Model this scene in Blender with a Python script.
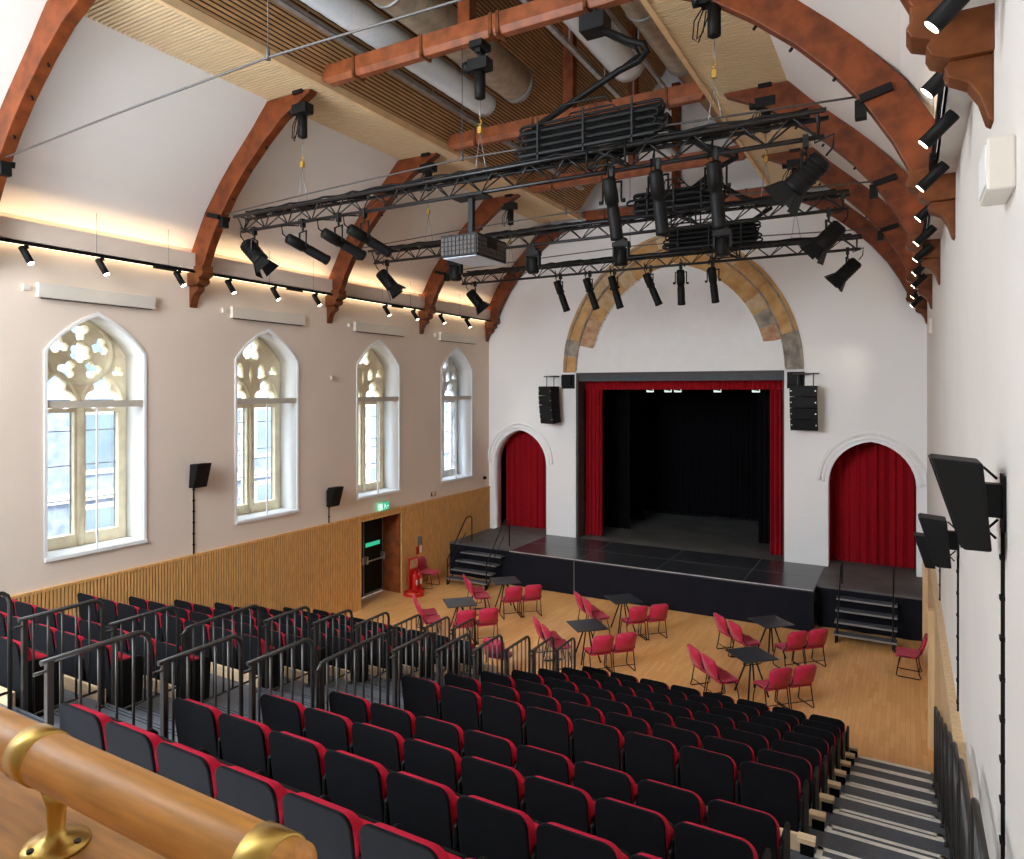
import bpy, math, random
from mathutils import Vector, Matrix
random.seed(7)
PI = math.pi
S = bpy.context.scene
C = S.collection
for o in list(bpy.data.objects): bpy.data.objects.remove(o, do_unlink=True)

# ---------------------------------------------------------------- camera
W, HH = 1024, 859
FPX, HORIZON, YAW, EYE = 697.5, 390.2, 0.5137, 5.7
cam = bpy.data.cameras.new('camera'); camo = bpy.data.objects.new('camera', cam); C.objects.link(camo)
cam.sensor_width = 36.0; cam.lens = FPX*36.0/W
cam.shift_y = -(HH/2-HORIZON)/W; cam.clip_start = 0.05; cam.clip_end = 300
camo.location = (0, 0, EYE); camo.rotation_euler = (PI/2, 0, YAW)
S.camera = camo

# ---------------------------------------------------------------- world, exposure, big lights
S.view_settings.view_transform = 'Standard'; S.view_settings.look = 'None'
S.view_settings.gamma = 1.0; S.view_settings.use_curve_mapping = False
S.view_settings.exposure = 0.62
wd = bpy.data.worlds.new('sky'); S.world = wd; wd.use_nodes = True
nt = wd.node_tree; nt.nodes.clear()
wo = nt.nodes.new('ShaderNodeOutputWorld'); wb = nt.nodes.new('ShaderNodeBackground')
sky = nt.nodes.new('ShaderNodeTexSky'); sky.sky_type = 'PREETHAM'; sky.turbidity = 6.0
sky.sun_direction = (-0.3, -0.6, 0.75)
mixc = nt.nodes.new('ShaderNodeMix'); mixc.data_type = 'RGBA'
mixc.inputs[0].default_value = 0.93
nt.links.new(sky.outputs[0], mixc.inputs[6]); mixc.inputs[7].default_value = (0.76, 0.87, 1.0, 1)
nt.links.new(mixc.outputs[2], wb.inputs[0]); wb.inputs[1].default_value = 5.0
nt.links.new(wb.outputs[0], wo.inputs[0])
try:
    S.cycles.use_denoising = True
    S.cycles.max_bounces = 8; S.cycles.diffuse_bounces = 5; S.cycles.glossy_bounces = 3
    S.cycles.transparent_max_bounces = 8; S.cycles.sample_clamp_indirect = 6.0
    S.cycles.caustics_reflective = False; S.cycles.caustics_refractive = False
except Exception: pass

def area(name, loc, target, sx, sy, power, col):
    l = bpy.data.lights.new(name, 'AREA'); l.shape = 'RECTANGLE'; l.size = sx; l.size_y = sy
    l.energy = power; l.color = col
    o = bpy.data.objects.new(name, l); C.objects.link(o); o.location = loc
    d = Vector(target)-Vector(loc); o.rotation_euler = d.to_track_quat('-Z', 'Y').to_euler()
    return o
XL, XR, YF = -12.38, 0.47, 20.34           # hall: left wall, right wall, stage wall
XC = (XL+XR)/2
SOF = 11.0                                  # slatted soffit level
# added cool fill light behind the balcony; no window is built there
area('rear_fill_light', (-8.8, -3.2, 8.6), (-4.5, 16, 2.6), 6.0, 5.0, 700, (0.93, 0.97, 1.0))
WY0, WP, WW = 6.27, 3.76, 1.69              # windows along the left wall
# warm light strips lying on the two cornices, washing up the ceiling slopes
for x, th in ((XL+0.145, PI+0.35), (XR-0.145, PI-0.35)):
    o = area('cornice_uplight', (x, 10.2, 8.10), (x, 10.2, 10), 0.06, 20.0, 75, (1.0, 0.74, 0.46))
    o.rotation_euler = (0, th, 0)
# sun over the roof of the hall, on the houses across the street
sl = bpy.data.lights.new('sun', 'SUN'); sl.energy = 4.0; sl.angle = 0.02; sl.color = (1.0, 0.96, 0.9)
so = bpy.data.objects.new('sun', sl); C.objects.link(so); so.rotation_euler = (0, math.radians(38), 0)

# ---------------------------------------------------------------- materials
def pmat(name, col, rough=0.6, metal=0.0, noise=0.0, scale=8.0, stretch=None, bump=0.0, bscale=None, col2=None, sheen=0.0, coat=0.0, spec=None, emit=None, estr=0.0):
    m = bpy.data.materials.new(name); m.use_nodes = True
    n = m.node_tree.nodes; L = m.node_tree.links; b = n['Principled BSDF']
    b.inputs['Base Color'].default_value = (*col, 1); b.inputs['Roughness'].default_value = rough
    b.inputs['Metallic'].default_value = metal
    if sheen: b.inputs['Sheen Weight'].default_value = sheen; b.inputs['Sheen Tint'].default_value = (0.62, 0.76, 1.0, 1) if 'black' in name else (1, 0.8, 0.85, 1)
    if coat: b.inputs['Coat Weight'].default_value = coat; b.inputs['Coat Roughness'].default_value = 0.15
    if spec is not None: b.inputs['Specular IOR Level'].default_value = spec
    if emit: b.inputs['Emission Color'].default_value = (*emit, 1); b.inputs['Emission Strength'].default_value = estr
    if noise or bump:
        tc = n.new('ShaderNodeTexCoord'); mp = n.new('ShaderNodeMapping'); L.new(tc.outputs['Object'], mp.inputs[0])
        if stretch: mp.inputs['Scale'].default_value = stretch
        nz = n.new('ShaderNodeTexNoise'); nz.inputs['Scale'].default_value = scale; nz.inputs['Detail'].default_value = 5
        L.new(mp.outputs[0], nz.inputs[0])
        if noise:
            mx = n.new('ShaderNodeMix'); mx.data_type = 'RGBA'
            c2 = col2 if col2 else tuple(max(0, c*(1-noise)) for c in col)
            c1 = col if col2 else tuple(min(1, c*(1+noise*0.6)) for c in col)
            mx.inputs[6].default_value = (*c1, 1); mx.inputs[7].default_value = (*c2, 1)
            cr = n.new('ShaderNodeValToRGB'); cr.color_ramp.elements[0].position = 0.35; cr.color_ramp.elements[1].position = 0.68
            L.new(nz.outputs[0], cr.inputs[0]); L.new(cr.outputs[0], mx.inputs[0]); L.new(mx.outputs[2], b.inputs['Base Color'])
        if bump:
            bp = n.new('ShaderNodeBump'); bp.inputs['Strength'].default_value = bump; bp.inputs['Distance'].default_value = 0.01
            L.new(nz.outputs[0], bp.inputs['Height']); L.new(bp.outputs[0], b.inputs['Normal'])
    return m

def brick_paint(name, col):
    m = pmat(name, col, 0.75)
    n = m.node_tree.nodes; L = m.node_tree.links; b = n['Principled BSDF']
    tc = n.new('ShaderNodeTexCoord'); mp = n.new('ShaderNodeMapping'); L.new(tc.outputs['Object'], mp.inputs[0])
    mp.inputs['Rotation'].default_value = (PI/2, 0, 0)
    br = n.new('ShaderNodeTexBrick'); br.inputs['Scale'].default_value = 1.0
    br.inputs['Brick Width'].default_value = 0.34; br.inputs['Row Height'].default_value = 0.12; br.inputs['Mortar Size'].default_value = 0.008
    br.inputs['Color1'].default_value = (1, 1, 1, 1); br.inputs['Color2'].default_value = (0.9, 0.9, 0.9, 1); br.inputs['Mortar'].default_value = (0.4, 0.4, 0.4, 1)
    L.new(mp.outputs[0], br.inputs[0])
    nz = n.new('ShaderNodeTexNoise'); nz.inputs['Scale'].default_value = 3.0; L.new(tc.outputs['Object'], nz.inputs[0])
    ad = n.new('ShaderNodeMath'); ad.operation = 'ADD'; L.new(br.outputs[0], ad.inputs[0]); L.new(nz.outputs[0], ad.inputs[1])
    bp = n.new('ShaderNodeBump'); bp.inputs['Strength'].default_value = 0.25; bp.inputs['Distance'].default_value = 0.012
    L.new(ad.outputs[0], bp.inputs['Height']); L.new(bp.outputs[0], b.inputs['Normal'])
    return m

def board_floor(name, c1, c2, rough):
    m = pmat(name, c1, rough)
    n = m.node_tree.nodes; L = m.node_tree.links; b = n['Principled BSDF']
    tc = n.new('ShaderNodeTexCoord'); mp = n.new('ShaderNodeMapping'); L.new(tc.outputs['Object'], mp.inputs[0])
    mp.inputs['Rotation'].default_value = (0, 0, PI/2)
    br = n.new('ShaderNodeTexBrick'); br.inputs['Scale'].default_value = 1.0; br.offset = 0.37
    br.inputs['Brick Width'].default_value = 0.55; br.inputs['Row Height'].default_value = 0.075; br.inputs['Mortar Size'].default_value = 0.0012
    br.inputs['Bias'].default_value = -0.1
    br.inputs['Color1'].default_value = (*c1, 1); br.inputs['Color2'].default_value = (*c2, 1); br.inputs['Mortar'].default_value = (c2[0]*0.5, c2[1]*0.5, c2[2]*0.5, 1)
    L.new(mp.outputs[0], br.inputs[0])
    nz = n.new('ShaderNodeTexNoise'); nz.inputs['Scale'].default_value = 2.0; nz.inputs['Detail'].default_value = 6
    m2 = n.new('ShaderNodeMapping'); m2.inputs['Scale'].default_value = (14, 0.8, 1); L.new(tc.outputs['Object'], m2.inputs[0]); L.new(m2.outputs[0], nz.inputs[0])
    mx = n.new('ShaderNodeMix'); mx.data_type = 'RGBA'; mx.blend_type = 'MULTIPLY'; mx.inputs[0].default_value = 0.14
    L.new(br.outputs[0], mx.inputs[6]); L.new(nz.outputs[0], mx.inputs[7]); L.new(mx.outputs[2], b.inputs['Base Color'])
    return m

def glassmat():
    m = bpy.data.materials.new('window_glass'); m.use_nodes = True; n = m.node_tree.nodes; L = m.node_tree.links; n.clear()
    o = n.new('ShaderNodeOutputMaterial'); t = n.new('ShaderNodeBsdfTransparent'); g = n.new('ShaderNodeBsdfGlossy')
    g.inputs['Roughness'].default_value = 0.02; t.inputs[0].default_value = (0.95, 0.97, 0.98, 1)
    mx = n.new('ShaderNodeMixShader'); mx.inputs[0].default_value = 0.04
    L.new(t.outputs[0], mx.inputs[1]); L.new(g.outputs[0], mx.inputs[2]); L.new(mx.outputs[0], o.inputs[0])
    return m

M = dict(
 wall=pmat('white_plaster', (0.80, 0.76, 0.70), 0.8, noise=0.03, scale=0.8, bump=0.05),
 wallL=pmat('cream_plaster', (0.79, 0.665, 0.55), 0.8, noise=0.03, scale=0.8, bump=0.05),
 slope=pmat('ceiling_plaster', (0.80, 0.77, 0.72), 0.85, noise=0.02, scale=0.6),
 brick=brick_paint('white_painted_brick', (0.94, 0.94, 0.93)),
 white=pmat('white_paint', (0.86, 0.86, 0.84), 0.55, noise=0.02, scale=4),
 beige=pmat('beige_metal', (0.55, 0.49, 0.40), 0.5, noise=0.03, scale=5),
 panelw=pmat('cream_enamel', (0.72, 0.66, 0.57), 0.5, noise=0.02, scale=5),
 slat=pmat('oak_slats', (0.72, 0.38, 0.125), 0.55, noise=0.22, scale=6, stretch=(6, 6, 0.6)),
 slatback=pmat('dark_slat_backing', (0.045, 0.023, 0.010), 0.9, noise=0.1, scale=8),
 dadolight=pmat('pale_oak_panel', (0.66, 0.46, 0.25), 0.5, noise=0.15, scale=4, stretch=(5, 5, 0.5)),
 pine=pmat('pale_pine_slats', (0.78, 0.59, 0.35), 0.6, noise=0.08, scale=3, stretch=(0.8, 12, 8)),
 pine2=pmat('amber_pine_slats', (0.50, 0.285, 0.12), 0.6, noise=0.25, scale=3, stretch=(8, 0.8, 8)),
 pinetrim=pmat('pine_trim', (0.80, 0.56, 0.30), 0.5, noise=0.1, scale=3),
 ply=pmat('plywood', (0.70, 0.50, 0.30), 0.6, noise=0.15, scale=5, stretch=(0.6, 4, 4)),
 beam=pmat('red_brown_timber', (0.165, 0.038, 0.008), 0.5, noise=0.4, scale=5, stretch=(1, 1, 1), spec=0.3),
 beam2=pmat('rose_brown_timber', (0.25, 0.068, 0.020), 0.42, noise=0.35, scale=5, spec=0.4),
 corbel=pmat('brown_carved_timber', (0.15, 0.042, 0.009), 0.5, noise=0.3, scale=9, spec=0.3),
 oakfloor=board_floor('maple_floorboards', (0.92, 0.52, 0.20), (0.82, 0.41, 0.135), 0.36),
 rail=pmat('varnished_oak', (0.68, 0.31, 0.065), 0.38, noise=0.22, scale=7, stretch=(1.2, 14, 14), coat=0.08),
 board=pmat('oak_balcony_board', (0.62, 0.32, 0.10), 0.4, noise=0.35, scale=6, stretch=(1.0, 9, 9)),
 brass=pmat('brass', (0.60, 0.40, 0.11), 0.32, 1.0, noise=0.12, scale=20),
 blackfab=pmat('black_velour', (0.005, 0.0045, 0.005), 0.8, noise=0.25, scale=9, spec=0.10, sheen=0.035),
 redfab=pmat('crimson_fabric', (0.50, 0.008, 0.035), 0.8, noise=0.12, scale=40, spec=0.2),
 chairred=pmat('magenta_red_upholstery', (0.50, 0.008, 0.05), 0.65, noise=0.12, scale=30, sheen=0.15),
 black=pmat('black_metal', (0.007, 0.007, 0.007), 0.5, noise=0.1, scale=20, spec=0.25),
 trussm=pmat('black_truss_metal', (0.008, 0.008, 0.009), 0.4, 0.0, noise=0.1, scale=20),
 blackpl=pmat('black_plastic', (0.0055, 0.0053, 0.005), 0.55, noise=0.1, scale=20, spec=0.2),
 railm=pmat('dark_bronze_metal', (0.055, 0.052, 0.048), 0.42, 0.5, noise=0.1, scale=15),
 tread=pmat('dark_grey_vinyl', (0.085, 0.095, 0.115), 0.5, noise=0.15, scale=25),
 nosing=pmat('pale_grey_nosing', (0.88, 0.85, 0.76), 0.6, noise=0.1, scale=12),
 riser=pmat('black_riser', (0.006, 0.006, 0.006), 0.8, noise=0.1, scale=12, spec=0.1),
 stage=pmat('black_stage_boards', (0.026, 0.030, 0.040), 0.25, noise=0.5, scale=1.6, col2=(0.05, 0.052, 0.055)),
 stage2=pmat('matt_black_stage', (0.07, 0.07, 0.07), 0.6, noise=0.5, scale=1.2, col2=(0.13, 0.125, 0.115)),
 skirt=pmat('black_stage_skirt', (0.010, 0.0105, 0.016), 0.8, noise=0.15, scale=3, spec=0.12),
 blackcur=pmat('black_drape', (0.0045, 0.0045, 0.006), 0.9, noise=0.1, scale=8, spec=0.08),
 redcur=pmat('red_velvet', (0.33, 0.002, 0.008), 0.8, noise=0.12, scale=12, sheen=0.06, spec=0.2),
 header=pmat('slate_paint', (0.055, 0.062, 0.07), 0.6, noise=0.1, scale=4),
 iron=pmat('dark_iron', (0.10, 0.095, 0.09), 0.5, 0.4, noise=0.1, scale=20),
 dark=pmat('dark_brown_board', (0.06, 0.05, 0.045), 0.6, noise=0.1, scale=6),
 stone=pmat('ochre_sandstone', (0.70, 0.45, 0.20), 0.85, noise=0.5, scale=2.6, bump=0.4, col2=(0.52, 0.27, 0.09)),
 stoneg=pmat('grey_sandstone', (0.42, 0.36, 0.28), 0.85, noise=0.5, scale=5, bump=0.4, col2=(0.20, 0.18, 0.16)),
 stoner=pmat('red_sandstone', (0.42, 0.20, 0.12), 0.85, noise=0.4, scale=5, bump=0.4, col2=(0.60, 0.42, 0.24)),
 stonep=pmat('pale_sandstone', (0.68, 0.55, 0.36), 0.85, noise=0.4, scale=4, bump=0.4, col2=(0.60, 0.38, 0.16)),
 tracery=pmat('honey_stone_tracery', (0.98, 0.84, 0.60), 0.85, noise=0.14, scale=4, bump=0.3),
 traceryg=pmat('weathered_stone', (0.86, 0.85, 0.80), 0.85, noise=0.3, scale=4, bump=0.3),
 steel=pmat('galvanised_steel', (0.55, 0.57, 0.58), 0.35, 0.6, noise=0.25, scale=6),
 steel2=pmat('silver_foil', (0.82, 0.92, 1.0), 0.25, 0.15, noise=0.08, scale=9, stretch=(1, 6, 1)),
 tin=pmat('aged_duct', (0.52, 0.45, 0.34), 0.4, 0.55, noise=0.2, scale=6),
 grey=pmat('grey_metal', (0.35, 0.36, 0.36), 0.4, 0.6, noise=0.1, scale=10),
 chrome=pmat('chrome', (0.8, 0.8, 0.8), 0.15, 1.0, noise=0.05, scale=10),
 tabletop=pmat('charcoal_laminate', (0.03, 0.036, 0.044), 0.35, noise=0.1, scale=10),
 led=pmat('warm_led', (1, 0.85, 0.6), 0.5, emit=(1.0, 0.80, 0.52), estr=3.0),
 lampface=pmat('lamp_lens', (1, 0.9, 0.7), 0.3, emit=(1.0, 0.90, 0.70), estr=20.0),
 lens=pmat('dark_glass_lens', (0.05, 0.055, 0.07), 0.08, noise=0.05, scale=10),
 bluelens=pmat('pale_diffuser', (0.62, 0.68, 0.78), 0.3, noise=0.04, scale=6),
 green=pmat('exit_green', (0.0, 0.36, 0.20), 0.4, emit=(0.05, 0.6, 0.35), estr=0.5),
 signw=pmat('sign_white', (0.85, 0.88, 0.86), 0.4, emit=(0.8, 1, 0.9), estr=0.5),
 redpl=pmat('red_enamel', (0.55, 0.015, 0.012), 0.3, noise=0.05, scale=10),
 yellow=pmat('yellow_tag', (0.42, 0.24, 0.02), 0.5, noise=0.05, scale=10),
 facade=pmat('blue_grey_stonework', (0.24, 0.28, 0.36), 0.9, noise=0.3, scale=3),
 quoin=pmat('pale_dressed_stone', (0.66, 0.66, 0.65), 0.85, noise=0.1, scale=3),
 fglass=pmat('street_window_glass', (0.16, 0.21, 0.24), 0.15, noise=0.2, scale=1),
 street=pmat('pavement', (0.30, 0.30, 0.31), 0.9, noise=0.2, scale=1.5),
 parapet=pmat('dark_balcony_front', (0.09, 0.06, 0.04), 0.6, noise=0.1, scale=5),
 glass=glassmat(),
)

# ---------------------------------------------------------------- mesh builder
class MB:
    def __init__(s): s.v = []; s.f = []; s.sm = []; s.mi = []; s.cur = 0
    def add(s, vs, fs, smooth=False):
        o = len(s.v); s.v += [tuple(v) for v in vs]
        for f in fs: s.f.append([i+o for i in f]); s.sm.append(smooth); s.mi.append(s.cur)
        return s
    def box(s, x0, x1, y0, y1, z0, z1):
        return s.add([(x0,y0,z0),(x1,y0,z0),(x1,y1,z0),(x0,y1,z0),(x0,y0,z1),(x1,y0,z1),(x1,y1,z1),(x0,y1,z1)],
            [(0,3,2,1),(4,5,6,7),(0,1,5,4),(1,2,6,5),(2,3,7,6),(3,0,4,7)])
    def obox(s, c, sx, sy, sz, R=None):
        vs = []
        for dz in (-1,1):
            for dx, dy in ((-1,-1),(1,-1),(1,1),(-1,1)):
                p = Vector((dx*sx/2, dy*sy/2, dz*sz/2)); p = R @ p if R else p
                vs.append(Vector(c)+p)
        return s.add(vs, [(0,3,2,1),(4,5,6,7),(0,1,5,4),(1,2,6,5),(2,3,7,6),(3,0,4,7)])
    def tube(s, pts, r, n=8, closed=False):
        P = [Vector(p) for p in pts]; m = len(P); rings = []
        rr_ = r if isinstance(r, (list, tuple)) else [r]*m
        prev = None
        for i in range(m):
            a = P[(i-1) % m] if (closed or i > 0) else P[i]; b = P[(i+1) % m] if (closed or i < m-1) else P[i]
            t = (b-a)
            if t.length < 1e-9: t = Vector((0,0,1))
            t.normalize()
            if prev is None:
                up = Vector((0,0,1)) if abs(t.z) < 0.9 else Vector((1,0,0)); u = t.cross(up).normalized()
            else:
                u = prev - t*prev.dot(t)
                u = u.normalized() if u.length > 1e-6 else t.orthogonal().normalized()
            prev = u; w = t.cross(u)
            k = 1.0
            if (closed or 0 < i < m-1):
                d1 = (P[i]-a).normalized(); d2 = (b-P[i]).normalized(); cs = max(-1, min(1, d1.dot(d2)))
                k = 1/max(0.5, math.sqrt((1+cs)/2))
            rings.append([P[i]+(u*math.cos(2*PI*j/n)+w*math.sin(2*PI*j/n))*rr_[i]*(k if n <= 4 else 1) for j in range(n)])
        vs = [q for R in rings for q in R]; fs = []
        for i in range(m if closed else m-1):
            i2 = (i+1) % m
            for j in range(n): fs.append((i*n+j, i*n+(j+1)%n, i2*n+(j+1)%n, i2*n+j))
        s.add(vs, fs, n > 4)
        if not closed:
            o = len(s.v)-len(vs)
            s.f.append([o+j for j in range(n)][::-1]); s.sm.append(False); s.mi.append(s.cur)
            s.f.append([o+(m-1)*n+j for j in range(n)]); s.sm.append(False); s.mi.append(s.cur)
        return s
    def lathe(s, prof, org=(0,0,0), axis=(0,0,1), n=16):
        ax = Vector(axis).normalized(); u = ax.orthogonal().normalized(); w = ax.cross(u); O = Vector(org)
        vs = []
        for r, h in prof:
            for j in range(n): vs.append(O+ax*h+(u*math.cos(2*PI*j/n)+w*math.sin(2*PI*j/n))*max(r, 1e-4))
        fs = [(i*n+j, i*n+(j+1)%n, (i+1)*n+(j+1)%n, (i+1)*n+j) for i in range(len(prof)-1) for j in range(n)]
        s.add(vs, fs, True); o = len(s.v)-len(vs); m = len(prof)
        s.f.append([o+j for j in range(n)][::-1]); s.sm.append(False); s.mi.append(s.cur)
        s.f.append([o+(m-1)*n+j for j in range(n)]); s.sm.append(False); s.mi.append(s.cur)
        return s
    def prism(s, poly, f0, f1, smooth_side=False):
        n = len(poly); vs = [f0(a, b) for a, b in poly]+[f1(a, b) for a, b in poly]
        s.add(vs, [tuple(range(n))[::-1], tuple(range(n, 2*n))])
        o = len(s.v)-2*n
        for i in range(n):
            s.f.append([o+i, o+(i+1)%n, o+n+(i+1)%n, o+n+i]); s.sm.append(smooth_side); s.mi.append(s.cur)
        return s
    def grid(s, fn, nu, nv, smooth=True):
        vs = [fn(i/nu, j/nv) for i in range(nu+1) for j in range(nv+1)]
        fs = [(i*(nv+1)+j, (i+1)*(nv+1)+j, (i+1)*(nv+1)+j+1, i*(nv+1)+j+1) for i in range(nu) for j in range(nv)]
        return s.add(vs, fs, smooth)
    def mesh(s, name, mats):
        me = bpy.data.meshes.new(name); me.from_pydata([tuple(v) for v in s.v], [], s.f)
        me.polygons.foreach_set('use_smooth', s.sm)
        for m in (mats if isinstance(mats, (list, tuple)) else [mats]): me.materials.append(m)
        if any(s.mi): me.polygons.foreach_set('material_index', s.mi)
        me.update()
        import bmesh
        bm = bmesh.new(); bm.from_mesh(me); bmesh.ops.recalc_face_normals(bm, faces=bm.faces); bm.to_mesh(me); bm.free()
        return me
    def build(s, name, mats, parent=None, bevel=0, loc=None, seg=2):
        return mk(name, s.mesh(name, mats), parent, bevel, loc, seg)

def mk(name, me, parent=None, bevel=0, loc=None, seg=2):
    o = bpy.data.objects.new(name, me); C.objects.link(o)
    if parent is not None: o.parent = parent
    if loc is not None: o.location = loc
    if bevel:
        b = o.modifiers.new('bevel', 'BEVEL'); b.width = bevel; b.segments = seg; b.limit_method = 'ANGLE'; b.angle_limit = 0.6
    return o
def tag(o, label, cat, group=None):
    o['label'] = label; o['category'] = cat
    if group: o['group'] = group
    return o
def struct(o): o['kind'] = 'structure'; return o
def thing(name, label, cat, loc=(0,0,0), rz=0, group=None):
    o = bpy.data.objects.new(name, None); C.objects.link(o); o.location = loc; o.rotation_euler = (0,0,rz)
    o.empty_display_size = 0.2
    return tag(o, label, cat, group)
def dup(root, loc, rz=None, label=None, group=None):
    def cp(o, par):
        c = o.copy(); C.objects.link(c)
        if par is not None: c.parent = par
        for ch in kids.get(o.name, []): cp(ch, c)
        return c
    kids = {}
    def walk(o):
        kids[o.name] = list(o.children)
        for ch in o.children: walk(ch)
    walk(root)
    r = cp(root, None); r.location = loc
    if rz is not None: r.rotation_euler = (0,0,rz)
    if label: r['label'] = label
    if group: r['group'] = group
    return r
ORD = ['first','second','third','fourth','fifth','sixth','seventh','eighth','ninth','tenth','eleventh','twelfth']
def rr(w, h, r, n=5, bottom=True):
    pts = []
    for cx, cy, a0, on in ((w/2-r, h-r, 0, True), (-w/2+r, h-r, PI/2, True), (-w/2+r, r, PI, bottom), (w/2-r, r, 1.5*PI, bottom)):
        if on:
            for i in range(n+1):
                a = a0+PI/2*i/n; pts.append((cx+r*math.cos(a), cy+r*math.sin(a)))
        else: pts.append((math.copysign(w/2, cx), 0))
    return pts
def flat_shape(outer, holes, thick, fn):
    """mesh of a plate with holes: 2-D outline, filled, extruded, then mapped by fn(a, b, t)."""
    cu = bpy.data.curves.new('outline', 'CURVE'); cu.dimensions = '2D'; cu.fill_mode = 'BOTH'; cu.extrude = thick/2
    for poly in [outer]+list(holes):
        sp = cu.splines.new('POLY'); sp.points.add(len(poly)-1); sp.use_cyclic_u = True
        for p, q in zip(sp.points, poly): p.co = (q[0], q[1], 0, 1)
    ob = bpy.data.objects.new('outline', cu); C.objects.link(ob)
    dg = bpy.context.evaluated_depsgraph_get()
    me = bpy.data.meshes.new_from_object(ob.evaluated_get(dg))
    bpy.data.objects.remove(ob, do_unlink=True); bpy.data.curves.remove(cu)
    for v in me.vertices: v.co = fn(v.co.x, v.co.y, v.co.z)
    import bmesh
    bm = bmesh.new(); bm.from_mesh(me); bmesh.ops.remove_doubles(bm, verts=bm.verts, dist=1e-4)
    bmesh.ops.recalc_face_normals(bm, faces=bm.faces); bm.to_mesh(me); bm.free()
    me.materials.clear()
    return me
def plate(name, outer, holes, thick, fn, mat, parent=None, bevel=0):
    me = flat_shape(outer, holes, thick, fn); me.name = name; me.materials.append(mat)
    return mk(name, me, parent, bevel)
def pointed(w, z0, zs, za, cx, n=9):
    """outline of a pointed (two-centred) opening, counter-clockwise."""
    h = za-zs; ch = math.hypot(w/2, h)
    if h < w*0.45:                          # low, almost straight-sided head
        pts = [(cx-w/2, z0), (cx+w/2, z0), (cx+w/2, zs)]; bul = 0.07*ch
        nx_, nz_ = h/ch, (w/2)/ch
        for i in range(1, n+1):
            t = i/n; k = bul*4*t*(1-t); pts.append((cx+w/2*(1-t)+nx_*k, zs+h*t+nz_*k))
        for i in range(n-1, -1, -1):
            t = i/n; k = bul*4*t*(1-t); pts.append((cx-w/2*(1-t)-nx_*k, zs+h*t+nz_*k))
        return pts
    R = (w*w/4+h*h)/w
    pts = [(cx-w/2, z0), (cx+w/2, z0), (cx+w/2, zs)]
    c0 = w/2-R; a1 = math.atan2(h, -c0)
    for i in range(1, n+1):
        a = a1*i/n; pts.append((cx+c0+R*math.cos(a), zs+R*math.sin(a)))
    for i in range(n-1, -1, -1):
        a = a1*i/n; pts.append((cx-c0-R*math.cos(a), zs+R*math.sin(a)))
    return pts
def cpoly(cx, cy, r, n=20, a0=0): return [(cx+r*math.cos(a0+2*PI*i/n), cy+r*math.sin(a0+2*PI*i/n)) for i in range(n)]
def foil(cx, cy, r, k, rot=PI/2, n=9):
    """k-lobed tracery opening (outer outline of k overlapping circles)."""
    f = {3: 0.54, 4: 0.56, 5: 0.60, 6: 0.62}[k]; d = r*f; rl = r-d; q = PI/k
    rl = max(rl, d*math.sin(q)*1.06); rho = d*math.cos(q)+math.sqrt(max(0, rl*rl-(d*math.sin(q))**2))
    half = abs(math.atan2(rho*math.sin(q), rho*math.cos(q)-d)); pts = []
    for j in range(k):
        a = rot+2*PI*j/k
        for i in range(n):
            b = a-half+2*half*(i+0.5)/n; pts.append((cx+d*math.cos(a)+rl*math.cos(b), cy+d*math.sin(a)+rl*math.sin(b)))
    return pts

# ================================================================ THE SETTING
fl = MB(); fl.box(XL-0.9, XR+0.1, 1.0, YF+0.1, -0.12, 0.0); struct(fl.build('floor', M['oakfloor']))
TZ = 2.28; DZ = 2.43                        # door head and panelling height
DY0, DY1 = 13.86, 15.53                     # door alcove
def toL(thick_c): return lambda a, b, t: Vector((thick_c+t, a, b))
wins = [WY0+WP*i+WW/2 for i in range(4)]
outer = [(-1.0, 0), (DY0, 0), (DY0, TZ), (DY1, TZ), (DY1, 0), (YF+0.6, 0), (YF+0.6, 8.6), (-1.0, 8.6)]
struct(plate('wall_left', outer, [pointed(WW+0.06, 2.88, 6.36, 7.05, c) for c in [wins[0]-WP]+wins], 0.55, toL(XL-0.275), M['wallL']))
bx = MB(); bx.box(XR, XR+0.4, -1.0, YF+0.6, 0, 8.6); struct(bx.build('wall_right', M['wall']))
bx = MB(); bx.box(-5.6, XR+0.4, -1.3, -1.0, 5.2, 17); bx.box(XL-0.5, XR+0.4, -1.3, -1.0, 0, 5.2); struct(bx.build('wall_rear_light_block', M['wall']))  # unseen wall, shaped to block light at right; upper left stays open
# stage wall with the proscenium opening and the two side arches
PX0, PX1, PZ = -9.12, -2.90, 6.25
A1 = pointed(1.99, 0.98, 3.22, 4.38, -11.19); A2 = pointed(2.04, 0.98, 3.22, 4.36, -0.78)
def toF(yc): return lambda a, b, t: Vector((a, yc-t, b))
outer = [(XL-0.05, 0.0), (XR+0.05, 0.0), (XR+0.05, 8.6), (XC, 16.8), (XL-0.05, 8.6)]
def arcpts(R, cz, off, z0, n=16):
    """half outline of the big two-centred arch, right side going up; off: centre offset past the axis"""
    a0 = math.asin((z0-cz)/R); a1 = math.acos(off/R)
    return [(-off+R*math.cos(a0+(a1-a0)*i/n), cz+R*math.sin(a0+(a1-a0)*i/n)) for i in range(n+1)]
ACX, ACZ, AOFF, ARO = -5.985, 6.27, 0.615, 4.2
RI = ARO-0.95
half = arcpts(RI, ACZ, AOFF, 7.06); tym = [(ACX+x, z) for x, z in half]+[(ACX-x, z) for x, z in half[::-1][1:]]
struct(plate('wall_stage', outer, [[(PX0, 0.98), (PX1, 0.98), (PX1, PZ), (PX0, PZ)], A1, A2, tym], 0.5, toF(YF+0.25), M['brick']))
tp = plate('wall_arch_infill', [(ACX+(x-ACX)*1.02, z) for x, z in tym], [], 0.1, toF(YF+0.17), M['white']); struct(tp)
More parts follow.
